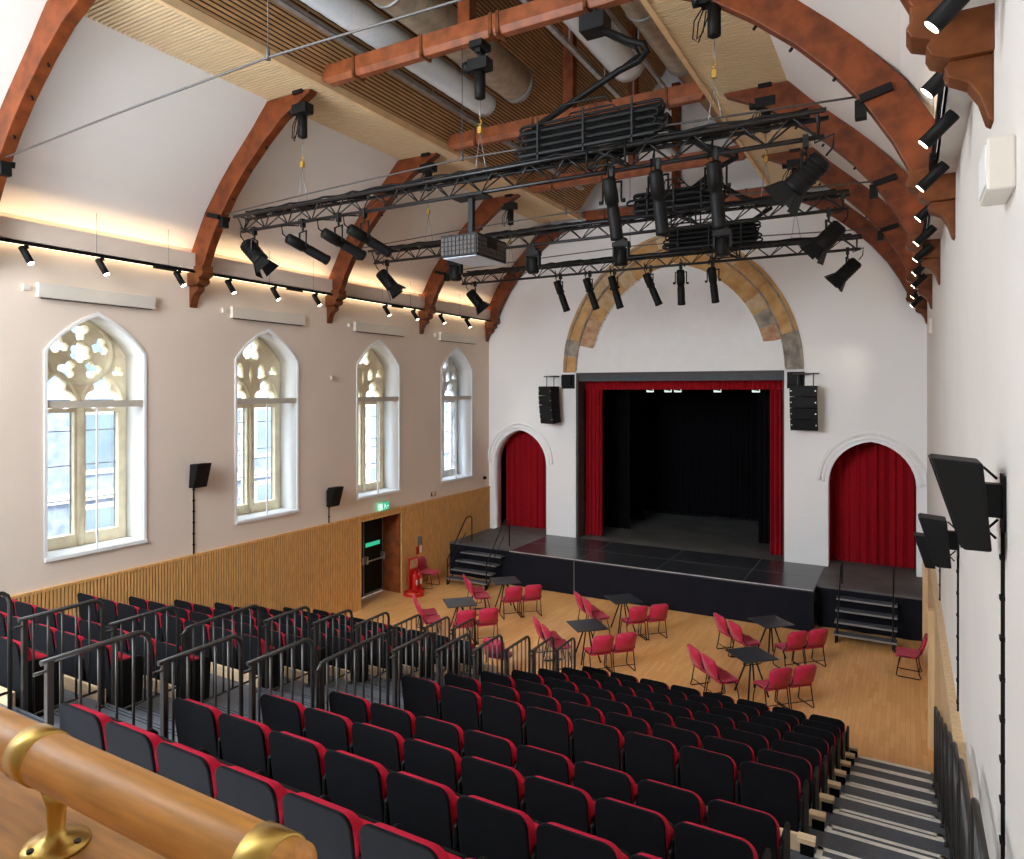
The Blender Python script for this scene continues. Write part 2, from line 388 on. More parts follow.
rvl = MB(); rvl.box(PX0-0.02, PX0+0.06, YF+0.0, YF+0.5, 1.0, PZ+0.02); rvl.box(PX1-0.04, PX1+0.02, YF+0.02, YF+0.5, 1.0, PZ+0.02); rvl.box(PX0, PX1, YF+0.01, YF+0.5, PZ-0.08, PZ+0.02)
o = rvl.build('trim_1', M['dark']); struct(o)
hd = MB(); hd.box(PX0+0.05, PX1-0.05, YF+0.06, YF+0.14, 5.98, PZ-0.05); struct(hd.build('trim_2', M['header']))
# stage house behind the opening
sh = MB(); sh.box(XL-0.4, XR+0.1, 27.2, 27.4, 0, 8); struct(sh.build('wall_backstage', M['blackcur']))
sh = MB(); sh.box(XL-0.5, XL-0.3, YF+0.5, 27.2, 0, 8); struct(sh.build('wall_stage_left', M['blackcur']))
sh = MB(); sh.box(XR+0.0, XR+0.2, YF+0.5, 27.2, 0, 8); struct(sh.build('wall_stage_right', M['blackcur']))
sh = MB(); sh.box(XL-0.5, XR+0.2, YF+0.5, 27.4, 7.6, 7.8); struct(sh.build('ceiling_stage', M['blackcur']))
# plastered ceiling slopes rising from the two long walls
def slope(x0sign):
    pr = [(XL-0.12, 8.33), (XL+0.52, 9.28), (XL+1.2, 9.98), (XL+1.86, 10.6), (XL+2.23, 11.0), (XC, 16.3)]
    mb = MB()
    P = [(x if x0sign < 0 else 2*XC-x, z) for x, z in pr]
    ys = (-1.0, YF+0.3)
    vs = [(x, y, z) for y in ys for x, z in P]+[(x, y, z+0.12) for y in ys for x, z in P]
    n = len(P); fs = []
    for i in range(n-1):
        fs += [(i, i+1, n+i+1, n+i), (2*n+i, 3*n+i, 3*n+i+1, 2*n+i+1)]
    mb.add(vs, fs, False); return mb
c = struct(slope(-1).build('ceiling', M['slope'])); c2 = struct(slope(1).build('ceiling', M['slope']))
# slatted timber soffits at the foot of the roof recess and the slatted lining above
E_Y0, E_Y1 = 2.2, 19.75
XT0, XT1 = -8.83, -3.08                     # inner trims
def soffit(xa, xb):
    mb = MB(); y = E_Y0
    while y < E_Y1-0.05:
        mb.box(xa, xb, y, y+0.040, SOF, SOF+0.03); y += 0.071
    mb.cur = 1; mb.box(xa, xb, E_Y0, E_Y1, SOF+0.04, SOF+0.06)
    return mb
def lining(sgn):
    mb = MB()
    x0, z0, x1, z1 = XT0-0.02, 11.1, XC, 15.1
    L = math.hypot(x1-x0, z1-z0); ux, uz = (x1-x0)/L, (z1-z0)/L; nx, nz = uz, -ux
    fx = (lambda x: x) if sgn < 0 else (lambda x: 2*XC-x+(XT1+XT0-2*XC))
    k = 0.0
    while k < L-0.06:
        vs = []
        for y in (E_Y0, E_Y1):
            for a, b in ((0,0),(0.042,0),(0.042,0.03),(0,0.03)):
                vs.append((fx(x0+ux*(k+a)+nx*b), y, z0+uz*(k+a)+nz*b))
        mb.add(vs, [(0,1,2,3),(4,7,6,5),(0,4,5,1),(1,5,6,2),(2,6,7,3),(3,7,4,0)]); k += 0.066
    mb.cur = 1
    vs = [(fx(x0-nx*b+ux*a), y, z0-nz*b+uz*a) for y in (E_Y0, E_Y1) for a, b in ((0,0.005),(L,0.005),(L,0.05),(0,0.05))]
    mb.add(vs, [(0,1,2,3),(4,7,6,5),(0,4,5,1),(1,5,6,2),(2,6,7,3),(3,7,4,0)])
    return mb
rf = thing('trim_3', 'pale slatted soffit along the left side of the roof recess', 'soffit'); struct(rf); del rf['label']; del rf['category']
soffit(-10.16, XT0).build('soffit_slats', [M['pine'], M['slatback']], rf)
t_ = MB(); t_.box(XT0-0.03, XT0+0.05, E_Y0, E_Y1, SOF-0.025, SOF+0.12); t_.build('edge_trim', M['pinetrim'], rf)
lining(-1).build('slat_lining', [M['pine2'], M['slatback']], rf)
rf = thing('trim_4', '', ''); struct(rf); del rf['label']; del rf['category']
soffit(XT1, -1.75).build('soffit_slats', [M['pine'], M['slatback']], rf)
t_ = MB(); t_.box(XT1-0.05, XT1+0.03, E_Y0, E_Y1, SOF-0.025, SOF+0.12); t_.build('edge_trim', M['pinetrim'], rf)
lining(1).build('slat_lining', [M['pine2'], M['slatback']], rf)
# oak panelling below the windows: real slats
def dado_left():
    mb = MB(); y = 2.0; pitch = 0.0605
    while y < YF-0.05:
        if not (DY0-0.05 < y < DY1+0.0): mb.box(XL+0.022, XL+0.052, y, y+0.040, 0.0, DZ-0.04)
        else: mb.box(XL+0.022, XL+0.052, y, y+0.040, TZ+0.02, DZ-0.04)
        y += pitch
    mb.box(XL, XL+0.058, 2.0, YF, DZ-0.045, DZ)
    mb.box(XL, XL+0.06, DY0-0.05, DY1+0.05, TZ-0.02, TZ+0.025)
    mb.box(XL, XL+0.06, DY0-0.05, DY0, 0, TZ); mb.box(XL, XL+0.06, DY1, DY1+0.05, 0, TZ)
    mb.cur = 1; mb.box(XL, XL+0.022, 2.0, DY0, 0, DZ-0.04); mb.box(XL, XL+0.022, DY1, YF, 0, DZ-0.04); mb.box(XL, XL+0.022, DY0, DY1, TZ, DZ-0.04)
    return mb
struct(dado_left().build('baseboard_left', [M['slat'], M['slatback']]))
db = MB()
db.box(XR-0.07, XR, 1.0, 17.7, 0, DZ); db.box(XR-0.085, XR, 1.0, 17.75, DZ, DZ+0.03)
for y in (2.9, 5.6, 8.3, 11.0, 13.7): db.box(XR-0.074, XR-0.069, y, y+0.012, 0.02, DZ-0.03)
struct(db.build('baseboard_right', M['dadolight']))
pl = MB(); pl.box(XR-0.16, XR-0.07, 12.9, 13.05, 0, 2.2); pl.box(XR-0.16, XR-0.07, 16.9, 17.1, 0, DZ); struct(pl.build('trim_5', M['dadolight']))
# door alcove in the left wall
al = MB(); al.box(XL-0.62, XL, DY1-0.02, DY1+0.01, 0, TZ); al.box(XL-0.62, XL, DY0-0.01, DY0+0.02, 0, TZ); al.box(XL-0.62, XL, DY0, DY1, TZ-0.02, TZ+0.01)
struct(al.build('trim_6', M['beam2']))
dr = thing('door_1', '', ''); struct(dr); del dr['label']; del dr['category']
for ya, yb in ((DY0+0.02, 14.62), (14.64, DY1-0.03)):
    d = MB(); d.box(XL-0.64, XL-0.585, ya, yb, 0.02, TZ-0.02); leaf = d.build('door_leaf', M['blackpl'], dr)
    k = MB(); k.box(XL-0.584, XL-0.572, ya+0.02, ya+0.05, 0.03, TZ-0.04); k.box(XL-0.584, XL-0.572, yb-0.05, yb-0.02, 0.03, TZ-0.04); k.box(XL-0.584, XL-0.572, ya+0.02, yb-0.02, 0.03, 0.09)
    k.build('edge_strip', M['grey'], leaf)
    h = MB(); h.tube([(XL-0.50, ya+0.06, 0.98), (XL-0.50, yb-0.06, 0.98)], 0.02, 8); h.box(XL-0.585, XL-0.47, ya+0.05, ya+0.11, 0.92, 1.12); h.box(XL-0.585, XL-0.47, yb-0.11, yb-0.05, 0.92, 1.12)
    h.build('push_bar', M['steel'], leaf)
    g = MB(); g.box(XL-0.584, XL-0.574, ya+0.12, yb-0.15, 1.36, 1.47); g.build('green_sign', M['green'], leaf)
# windows of the left wall
for i, cy in enumerate(wins):
    w = thing('window_%d' % (i+1), '', ''); struct(w); del w['label']; del w['category']
    plate('reveal', pointed(WW+0.06, 2.88, 6.36, 7.05, cy), [pointed(WW, 2.91, 6.36, 7.01, cy)], 0.56, toL(XL-0.275), M['white'], w)
    plate('architrave', pointed(WW+0.09, 2.86, 6.36, 7.07, cy), [pointed(WW-0.01, 2.915, 6.36, 7.005, cy)], 0.03, toL(XL+0.006), M['white'], w)
    s_ = MB(); s_.box(XL-0.5, XL+0.05, cy-WW/2-0.04, cy+WW/2+0.04, 2.86, 2.915); s_.build('sill', M['white'], w)
    tr = MB(); tr.box(XL-0.06, XL+0.0, cy-WW/2, cy+WW/2, 5.40, 5.52); tr.build('transom', M['beige'], w)
    vb = MB(); vb.box(XL-0.05, XL-0.02, cy-0.012, cy+0.012, 2.91, 5.4); vb.build('mullion', M['white'], w)
    # stone tracery outside
    holes = []
    for sgn in (-1, 1):
        holes.append([(cy+sgn*0.40-0.30, 3.12), (cy+sgn*0.40+0.30, 3.12), (cy+sgn*0.40+0.30, 5.30), (cy+sgn*0.40-0.30, 5.30)])
    if i == 0:
        for sgn in (-1, 1):
            holes += [foil(cy+sgn*0.40, 5.615, 0.33, 3)]
        holes.append(foil(cy, 6.38, 0.185, 6))
        for j in range(5):
            a = PI/2+2*PI*j/5; holes.append(foil(cy+0.375*math.cos(a), 6.38+0.375*math.sin(a), 0.165, 3, rot=a+PI))
        for sgn in (-1, 1): holes.append(foil(cy+sgn*0.69, 6.05, 0.11, 3))
    else:
        for sgn in (-1, 1):
            holes.append(foil(cy+sgn*0.40, 5.62, 0.30, 3))
            q = pointed(0.20, 5.98, 6.12, 6.32, cy+sgn*0.30, 4); holes.append(q)
            holes.append(foil(cy+sgn*0.64, 6.14, 0.12, 3))
        holes.append(foil(cy, 6.62, 0.26, 4, rot=PI/4))
        holes.append([(cy-0.05, 6.05), (cy, 5.82), (cy+0.05, 6.05), (cy, 6.3)])
    tm = M['tracery'] if i < 3 else M['traceryg']
    plate('tracery', [(cy-1.0, 2.7), (cy+1.0, 2.7), (cy+1.0, 7.4), (cy-1.0, 7.4)], holes, 0.16, toL(XL-0.64), tm, w, bevel=0.025)
    md = MB()
    if i == 0:
        md.tube([(XL-0.555, cy+0.56*math.cos(2*PI*k/36), 6.38+0.56*math.sin(2*PI*k/36)) for k in range(36)], 0.045, 8, True)
        md.tube([(XL-0.555, cy+0.21*math.cos(2*PI*k/24), 6.38+0.21*math.sin(2*PI*k/24)) for k in range(24)], 0.02, 6, True)
    else:
        md.tube([(XL-0.555, cy+0.30*math.cos(2*PI*k/30), 6.62+0.30*math.sin(2*PI*k/30)) for k in range(30)], 0.04, 8, True)
    for sgn in (-1, 1):
        pts = pointed(0.74, 5.2, 5.4, 6.02 if i == 0 else 6.0, cy+sgn*0.40)[2:]
        md.tube([(XL-0.555, a, b) for a, b in pts], 0.04, 8)
    md.tube([(XL-0.555, cy, 2.9), (XL-0.555, cy, 5.4)], 0.055, 8)
    md.build('moulding', tm, w)
    lb = MB()
    for sgn in (-1, 1):
        for z in (3.72, 4.34, 4.96): lb.box(XL-0.69, XL-0.66, cy+sgn*0.40-0.31, cy+sgn*0.40+0.31, z, z+0.018)
        for y in (-0.295, 0.28): lb.box(XL-0.69, XL-0.66, cy+sgn*0.40+y, cy+sgn*0.40+y+0.015, 3.1, 5.3)
    lb.build('glazing_bar', M['grey'], w)
    g = MB(); g.box(XL-0.715, XL-0.709, cy-0.98, cy+0.98, 2.72, 7.38); g.build('pane', M['glass'], w)
# cornices with their light strips and the track the spotlights clip on
def mx(x, side): return x if side < 0 else XL+XR-x
for side, nm in ((-1, 'left'), (1, 'right')):
    cn = MB()
    def bxs(mb, x0, x1, *r):
        a, b = sorted((mx(x0, side), mx(x1, side))); mb.box(a, b, *r)
    bxs(cn, XL-0.01, XL+0.20, 0.0, YF, 8.04, 8.07); bxs(cn, XL+0.18, XL+0.20, 0.0, YF, 8.04, 8.40)
    cornice = struct(cn.build('trim_%d' % (7 if side < 0 else 8), M['wallL'] if side < 0 else M['wall']))
    if side > 0: continue
    ld = MB(); bxs(ld, XL+0.03, XL+0.09, 0.3, YF-0.2, 8.028, 8.038); ld.build('light_strip', M['led'], cornice)
# stage wall hood mouldings over the side arches
for cx, w_, za in ((-11.19, 2.02, 4.38), (-0.78, 2.07, 4.36)):
    pts = pointed(w_+0.40, 3.0, 3.30, za+0.22, cx)[2:]
    hm = MB(); hm.tube([(a, YF-0.01, b) for a, b in pts], 0.05, 8)
    pts2 = pointed(w_+0.2, 1.0, 3.25, za+0.10, cx)[2:]
    hm.tube([(a, YF+0.01, b) for a, b in pts2], 0.035, 8)
    hm.build('hood_moulding', M['brick'], bpy.data.objects['wall_stage'])
# big sandstone arch, two orders of voussoirs
arch = thing('stone_arch', 'large ochre sandstone arch above the proscenium opening', 'arch', (0, 0, 0))
mats4 = [M['stone'], M['stonep'], M['stoneg'], M['stoner']]
def order(R0, R1, zlo, y0, y1, nb, seed):
    mb = MB(); rnd = random.Random(seed)
    for sg in (1, -1):
        a0 = math.asin(max(0, zlo-ACZ)/((R0+R1)/2)); a1 = math.acos(AOFF/((R0+R1)/2))
        for k in range(nb):
            b0 = a0+(a1-a0)*k/nb; b1 = a0+(a1-a0)*(k+1)/nb-0.0012
            if k == nb-1: b1 = a1+0.012
            mb.cur = (rnd.choice([2, 3, 1, 0]) if k < 2 else rnd.choice([0, 0, 0, 1])) if sg < 0 else (rnd.choice([2, 2, 3]) if k < 2 else rnd.choice([0, 0, 0, 0, 0, 1]))
            j = rnd.uniform(-0.012, 0.012); n = 4; vs = []
            for y in (y0+j, y1):
                for i in range(n+1):
                    a = b0+(b1-b0)*i/n
                    for R in (R0, R1):
                        x = -AOFF+R*math.cos(a)
                        vs.append((ACX+sg*max(x, 0), y, ACZ+R*math.sin(a)))
            m = 2*(n+1); fs = []
            for i in range(n):
                p = 2*i; fs += [(p, p+1, p+3, p+2), (m+p, m+p+2, m+p+3, m+p+1), (p, p+2, m+p+2, m+p), (p+1, m+p+1, m+p+3, p+3)]
            fs += [(0, m, m+1, 1), (2*n, 2*n+1, m+2*n+1, m+2*n)]
            mb.add(vs, fs)
    return mb
order(ARO-0.44, ARO, ACZ, YF-0.06, YF+0.1, 11, 3).build('outer_order', mats4, arch, bevel=0.006)
order(RI, ARO-0.45, 7.06, YF-0.02, YF+0.2, 9, 5).build('inner_order', mats4, arch, bevel=0.006)
mdl = MB()
for R, y, r in ((ARO-0.45, YF-0.04, 0.035), (ARO-0.10, YF-0.065, 0.03)):
    h_ = arcpts(R, ACZ, AOFF, ACZ+0.05); mdl.tube([(ACX+x, y, z) for x, z in h_]+[(ACX-x, y, z) for x, z in h_[::-1][1:]], r, 6)
mdl.build('roll_moulding', M['stoneg'], arch)
bx = MB(); bx.box(ACX-3.12, ACX+3.12, YF-0.03, YF+0.02, PZ, 7.06); struct(bx.build('trim_9', M['white']))
# street outside the left windows
gr = MB(); gr.box(-45, XL-0.62, -25, 45, -1.2, -1.0); struct(gr.build('ground', M['street']))
bl = thing('building', 'pale stone town house with blue-grey walls seen through the left windows', 'building', (0, 0, 0))
FX = -24.0
f = MB(); f.box(FX-0.6, FX, -18, 40, -1.0, 13.0); f.build('wall', M['facade'], bl)
for y in (-4, 3.2, 5.2, 11.5, 18.0, 19.8, 27.5, 34):
    q = MB()
    for k in range(31):
        w_ = 0.55 if k % 2 else 0.34
        q.box(FX-0.02, FX+0.06, y-w_/2, y+w_/2, -1+k*0.45, -1+k*0.45+0.43)
    q.build('quoin', M['quoin'], bl)
for z in (2.0, 5.4, 8.8, 12.7): q = MB(); q.box(FX-0.02, FX+0.14, -18, 40, z, z+0.28); q.build('string_course', M['quoin'], bl)
for k in range(15):
    for z in (-0.2, 3.0, 6.3, 9.7):
        y = -15+k*3.6
        a = MB(); a.box(FX-0.01, FX+0.07, y-0.75, y+0.75, z-0.15, z+2.05); fr = a.build('window', M['quoin'], bl)
        a = MB(); a.box(FX+0.06, FX+0.075, y-0.55, y+0.55, z+0.02, z+1.88); a.build('pane', M['fglass'], fr)
# trims: empties used as holders keep only their structure mark

# ================================================================ ROOF TIMBERS
FR = [5.23, 8.99, 12.76, 16.51, 20.20]      # frames along the hall
FN = ['nearest', 'second', 'third', 'fourth', 'farthest']
def brace_mesh(sgn):
    o_ = [(-12.36, 8.12), (-12.36, 8.36), (-11.90, 9.17), (-11.25, 9.95), (-10.55, 10.60), (-10.16, 10.985), (-9.62, 10.985), (-9.08, 10.985)]
    i_ = [(-9.12, 10.93), (-9.8, 10.60), (-10.25, 10.27), (-10.75, 9.84), (-11.15, 9.42), (-11.5, 8.97), (-11.78, 8.50), (-11.92, 8.20), (-11.96, 8.12)]
    fx = (lambda x: x) if sgn < 0 else (lambda x: XL+XR-x)
    mb = MB(); mb.prism(o_+i_, lambda a, b: (fx(a), -0.09, b), lambda a, b: (fx(a), 0.09, b)); return mb.mesh('brace', M['beam'])
def corbel_mesh(sgn):
    p = [(0, 7.34), (0.03, 7.36), (0.07, 7.50), (0.13, 7.60), (0.24, 7.66), (0.26, 7.72), (0.23, 7.76), (0.33, 7.80), (0.36, 7.86), (0.33, 7.90), (0.44, 7.94), (0.47, 8.00), (0.44, 8.05), (0.45, 8.14), (0, 8.14)]
    mb = MB()
    mb.prism(p[:7]+[(0, 7.76)], *[(lambda a, b, y=y: ((XL+a) if sgn < 0 else (XR-a), y, b)) for y in (-0.085, 0.085)])
    mb.prism(p[6:]+[(0, 7.76)], *[(lambda a, b, y=y: ((XL+a) if sgn < 0 else (XR-a), y, b)) for y in (-0.13, 0.13)])
    return mb.mesh('corbel', M['corbel'])
def plate_fix(sgn):
    mb = MB(); x = -11.62; fx = (lambda x: x) if sgn < 0 else (lambda x: XL+XR-x)
    mb.obox((fx(x), 0, 9.06), 0.34, 0.28, 0.09, Matrix.Rotation(-sgn*0.25, 3, 'Y')); mb.obox((fx(x+0.16), 0, 8.93), 0.12, 0.14, 0.2)
    return mb.mesh('iron_shoe', M['blackpl'])
def bolts(sgn):
    mb = MB(); fx = (lambda x: x) if sgn < 0 else (lambda x: XL+XR-x)
    for x, z in ((-11.2, 9.37), (-10.72, 9.83), (-10.3, 10.2)): mb.lathe([(0.02, 0), (0.02, 0.05)], (fx(x), -0.0, z), (-sgn*0.6, 0, -0.75), 8)
    return mb.mesh('bolt', M['blackpl'])
bmesh_ = {s: (brace_mesh(s), corbel_mesh(s), plate_fix(s), bolts(s)) for s in (-1, 1)}
SIDE = {-1: 'left', 1: 'right'}
for k, y in enumerate(FR):
    for s in (-1, 1):
        t = thing('roof_brace', '%s curved red-brown timber roof brace on the %s wall' % (FN[k], SIDE[s]), 'roof brace', (0, y if k < 4 else y-0.0, 0), 0, 'roof braces')
        mk('brace', bmesh_[s][0], t, 0.012); mk('corbel', bmesh_[s][1], t, 0.01)
        if k < 4: mk('iron_shoe', bmesh_[s][2], t); mk('bolt', bmesh_[s][3], t)
    # tie rod across the hall
    if k < 4:
        t = thing('tie_rod', '%s thin iron tie rod stretched across the hall' % FN[k], 'tie rod', (0, y, 0), 0, 'tie rods')
        mb = MB(); mb.tube([(-11.5, 0, 9.09), (-8.75, 0, 9.20), (XC, 0, 9.27), (-3.15, 0, 9.20), (-0.41, 0, 9.09)], 0.013, 6); mb.build('rod', M['iron'], t)
        mb = MB(); mb.tube([(XC, 0, 9.27), (XC, 0, 10.98)], 0.006, 5); mb.lathe([(0.03, 0), (0.012, 0.14)], (XC, 0, 9.24))
        mb.build('hanger', M['iron'], t)
    t = thing('collar_beam', '%s horizontal red-brown collar beam across the roof recess' % FN[k], 'beam', (0, y, 0), 0, 'collar beams')
    b = 0.115
    sec = [(-b, -0.07), (-b+0.05, -0.16), (b-0.05, -0.16), (b, -0.07), (b, 0.16), (-b, 0.16)]
    mb = MB(); mb.prism(sec, lambda p, q: (XT0+0.06 + (0.10 if q < -0.1 else 0), p, 11.14+q), lambda p, q: (XT1-0.06-(0.10 if q < -0.1 else 0), p, 11.14+q))
    mb.build('beam', M['beam2'], t, 0.01)
    mb = MB()
    for x in (XT0+0.75, XT0+2.15, XC+0.55, XT1-2.2, XT1-0.8): mb.box(x, x+0.05, -0.135, 0.135, 10.965, 10.985); mb.box(x, x+0.05, -0.135, -0.118, 10.97, 11.31); mb.box(x, x+0.05, 0.118, 0.135, 10.97, 11.31)
    mb.build('iron_strap', M['corbel'], t)
    mb = MB(); mb.box(XC-0.02, XC+0.20, -0.1, 0.1, 11.30, 14.7); mb.build('king_post', M['beam'], t, 0.01)
# ducts and services in the roof recess
def duct(name, label, x, z, r, y0, y1, mat, ripple=0.0, pitch=0.12, flange=True):
    prof = []; n = int((y1-y0)/pitch)
    for i in range(n+1):
        prof += [(r, i*pitch), (r+ripple, i*pitch+pitch*0.5)]
    t = thing(name, label, 'duct', (x, y0, z))
    mb = MB(); mb.lathe(prof, (0,0,0), (0,1,0), 28); mb.build('tube', mat, t)
    if flange:
        for yy in [2.4*i+1.2 for i in range(int((y1-y0)/2.4))]:
            mb = MB(); mb.lathe([(r+0.01, yy), (r+0.025, yy+0.01), (r+0.025, yy+0.05), (r+0.01, yy+0.06)], (0,0,0), (0,1,0), 28); mb.build('joint_band', M['grey'], t)
        mb = MB(); mb.lathe([(r-0.03, y1-y0-0.02), (r+0.02, y1-y0-0.01), (r+0.02, y1-y0+0.10), (r-0.03, y1-y0+0.11)], (0,0,0), (0,1,0), 28)
        mb.build('end_flange', M['grey'], t)
    return t
duct('foil_duct', 'bright silver foil-wrapped duct along the left of the roof recess', -7.72, 11.72, 0.25, 2.5, 12.55, M['steel2'], 0.006, 0.3, False)
duct('spiral_duct', 'fat dull metal spiral duct beside the left foil duct', -7.02, 12.05, 0.36, 2.5, 12.6, M['tin'], 0.008, 0.10)
duct('foil_duct', 'bright silver foil-wrapped duct along the right of the roof recess', -4.55, 11.85, 0.33, 2.5, 12.6, M['steel2'], 0.008, 0.3, False)
duct('spiral_duct', 'fat dull metal duct next to the right slatted soffit', -3.72, 12.02, 0.30, 2.5, 13.1, M['tin'], 0.006, 0.12)
duct('flue_pipe', 'short pale metal pipe beside the right-hand ducts', -3.45, 11.55, 0.12, 2.5, 9.9, M['steel'], 0.0, 0.5, False)
def tray(label, x, z, y0, y1, w=0.12):
    t = thing('cable_tray', label, 'cable tray', (x, y0, z)); L = y1-y0
    mb = MB(); mb.box(-w/2, w/2, 0, L, 0, 0.012); mb.box(-w/2, -w/2+0.01, 0, L, 0, 0.06); mb.box(w/2-0.01, w/2, 0, L, 0, 0.06); mb.build('tray', M['steel'], t)
    for i in range(int(L/1.7)):
        mb = MB(); mb.box(-0.012, 0.012, 0.5+1.7*i, 0.53+1.7*i, 0.05, 1.0); mb.build('hanger', M['grey'], t)
    return t
tray('galvanised cable tray left of the left ducts', -8.33, 11.62, 2.5, 19.0)
tray('galvanised cable tray just right of the centre king posts', -5.3, 11.9, 2.5, 19.0, 0.10)
tray('thin galvanised tray between the right foil duct and the right soffit', -4.0, 11.45, 2.5, 13.0, 0.06)

# ================================================================ LIGHTING TRUSSES
TRY = [8.99, 12.76, 16.51]; TRN = ['nearest', 'middle', 'farthest']
TX0, TX1 = -11.0, -0.80
def truss_parts():
    ch = MB(); T = [(-0.14, 8.96), (0.14, 8.96), (0.0, 8.70)]
    c = [MB() for _ in range(3)]
    for m_, (y, z) in zip(c, T): m_.tube([(TX0+(0.06 if z < 8.8 else 0), y, z), (TX1-(0.03 if z < 8.8 else 0), y, z)], 0.031, 8)
    lat = MB(); n = 34; dx = (TX1-TX0-0.2)/n
    for i in range(n):
        x0 = TX0+0.1+dx*i; x1 = x0+dx
        for (ya, za), (yb, zb) in ((T[0], T[2]), (T[1], T[2]), (T[0], T[1])):
            if i % 2: lat.tube([(x0, ya, za), (x1, yb, zb)], 0.012, 5)
            else: lat.tube([(x0, yb, zb), (x1, ya, za)], 0.012, 5)
    for x in (TX0+0.1, TX1-0.1):
        for a, b in ((0, 1), (1, 2), (2, 0)): lat.tube([(x, *T[a]), (x, *T[b])], 0.014, 5)
    return [m_.mesh('chord', M['trussm']) for m_ in c], lat.mesh('lattice', M['trussm'])
chm, latm = truss_parts()
cab = MB()
rnd = random.Random(2)
for k in range(5):
    pts = []
    for i in range(60):
        x = TX0+0.3+(TX1-TX0-0.5)*i/59; pts.append((x, -0.13+0.065*k+rnd.uniform(-0.02, 0.02), 8.99+rnd.uniform(0, 0.035)))
    cab.tube(pts, 0.02, 5)
cabm = cab.mesh('cable_run', M['blackpl'])
for k, y in enumerate(TRY):
    t = thing('lighting_truss', '%s of the three black lattice lighting trusses hung across the hall' % TRN[k], 'lighting truss', (0, y, 0), 0, 'lighting trusses')
    for me in chm: mk('chord', me, t)
    mk('lattice', latm, t); mk('cable_run', cabm, t)
# chain hoists holding the trusses
def hoist_parts():
    b = MB(); b.lathe([(0.05, 0), (0.085, 0.02), (0.085, 0.40), (0.05, 0.42)], (0, 0, -0.78), (0, 0, 1), 14)
    h = MB(); h.obox((0, 0, -0.27), 0.34, 0.20, 0.17); h.lathe([(0.09, 0), (0.09, 0.10)], (-0.17, 0, -0.25), (-1, 0, 0), 12); h.lathe([(0.03, 0), (0.03, 0.16)], (0, 0, -0.19), (0, 0, 1), 8)
    cl = MB(); cl.obox((0.0, 0, 0.02), 0.22, 0.28, 0.10); cl.obox((0.0, 0.0, -0.04), 0.1, 0.16, 0.1)
    ch = MB(); ch.tube([(0, 0, -0.8), (0, 0, -1.10)], 0.008, 5)
    hk = MB(); hk.tube([(0, 0, -1.08), (0.03, 0, -1.13), (0.0, 0, -1.18), (-0.03, 0, -1.14)], 0.012, 6); hk.box(-0.03, 0.03, -0.025, 0.025, -1.30, -1.20)
    br = MB(); br.tube([(0, 0, -1.3), (-0.09, -0.02, -2.0)], 0.006, 5); br.tube([(0, 0, -1.3), (0.12, 0.02, -2.0)], 0.006, 5); sb = MB(); sb.box(-0.16, 0.18, -0.05, 0.05, -2.02, -1.96)
    wr = MB(); wr.tube([(-0.1, 0, -0.3), (-0.2, 0, -0.55), (-0.22, 0, -0.75), (-0.14, 0, -0.68), (-0.1, 0, -0.42)], 0.009, 5); wr.tube([(-0.1, 0, -0.3), (-0.26, 0.02, -0.5), (-0.28, 0.02, -0.72), (-0.2, 0, -0.8), (-0.08, 0, -0.5)], 0.009, 5)
    return [('motor', b.mesh('motor', M['blackpl'])), ('housing', h.mesh('housing', M['black'])), ('beam_clamp', cl.mesh('beam_clamp', M['black'])), ('chain', ch.mesh('chain', M['grey'])), ('hook', hk.mesh('hook', M['yellow'])), ('sling', br.mesh('sling', M['grey'])), ('spreader', sb.mesh('spreader', M['blackpl'])), ('lead', wr.mesh('lead', M['blackpl']))]
hp = hoist_parts()
for k, y in enumerate(TRY):
    for x, nm in ((-9.36, 'left'), (-2.12, 'right')):
        t = thing('chain_hoist', 'black chain hoist on the %s brace tip above the %s truss' % (nm, TRN[k]), 'chain hoist', (x, y, 10.97), 0, 'chain hoists')
        for n_, me in hp: mk(n_, me, t)
t = thing('chain_hoist', 'black chain hoist clamped under the middle of a collar beam above the nearest truss', 'chain hoist', (-5.63, 8.99, 10.9))
for n_, me in hp:
    if n_ != 'lead': mk(n_, me, t)
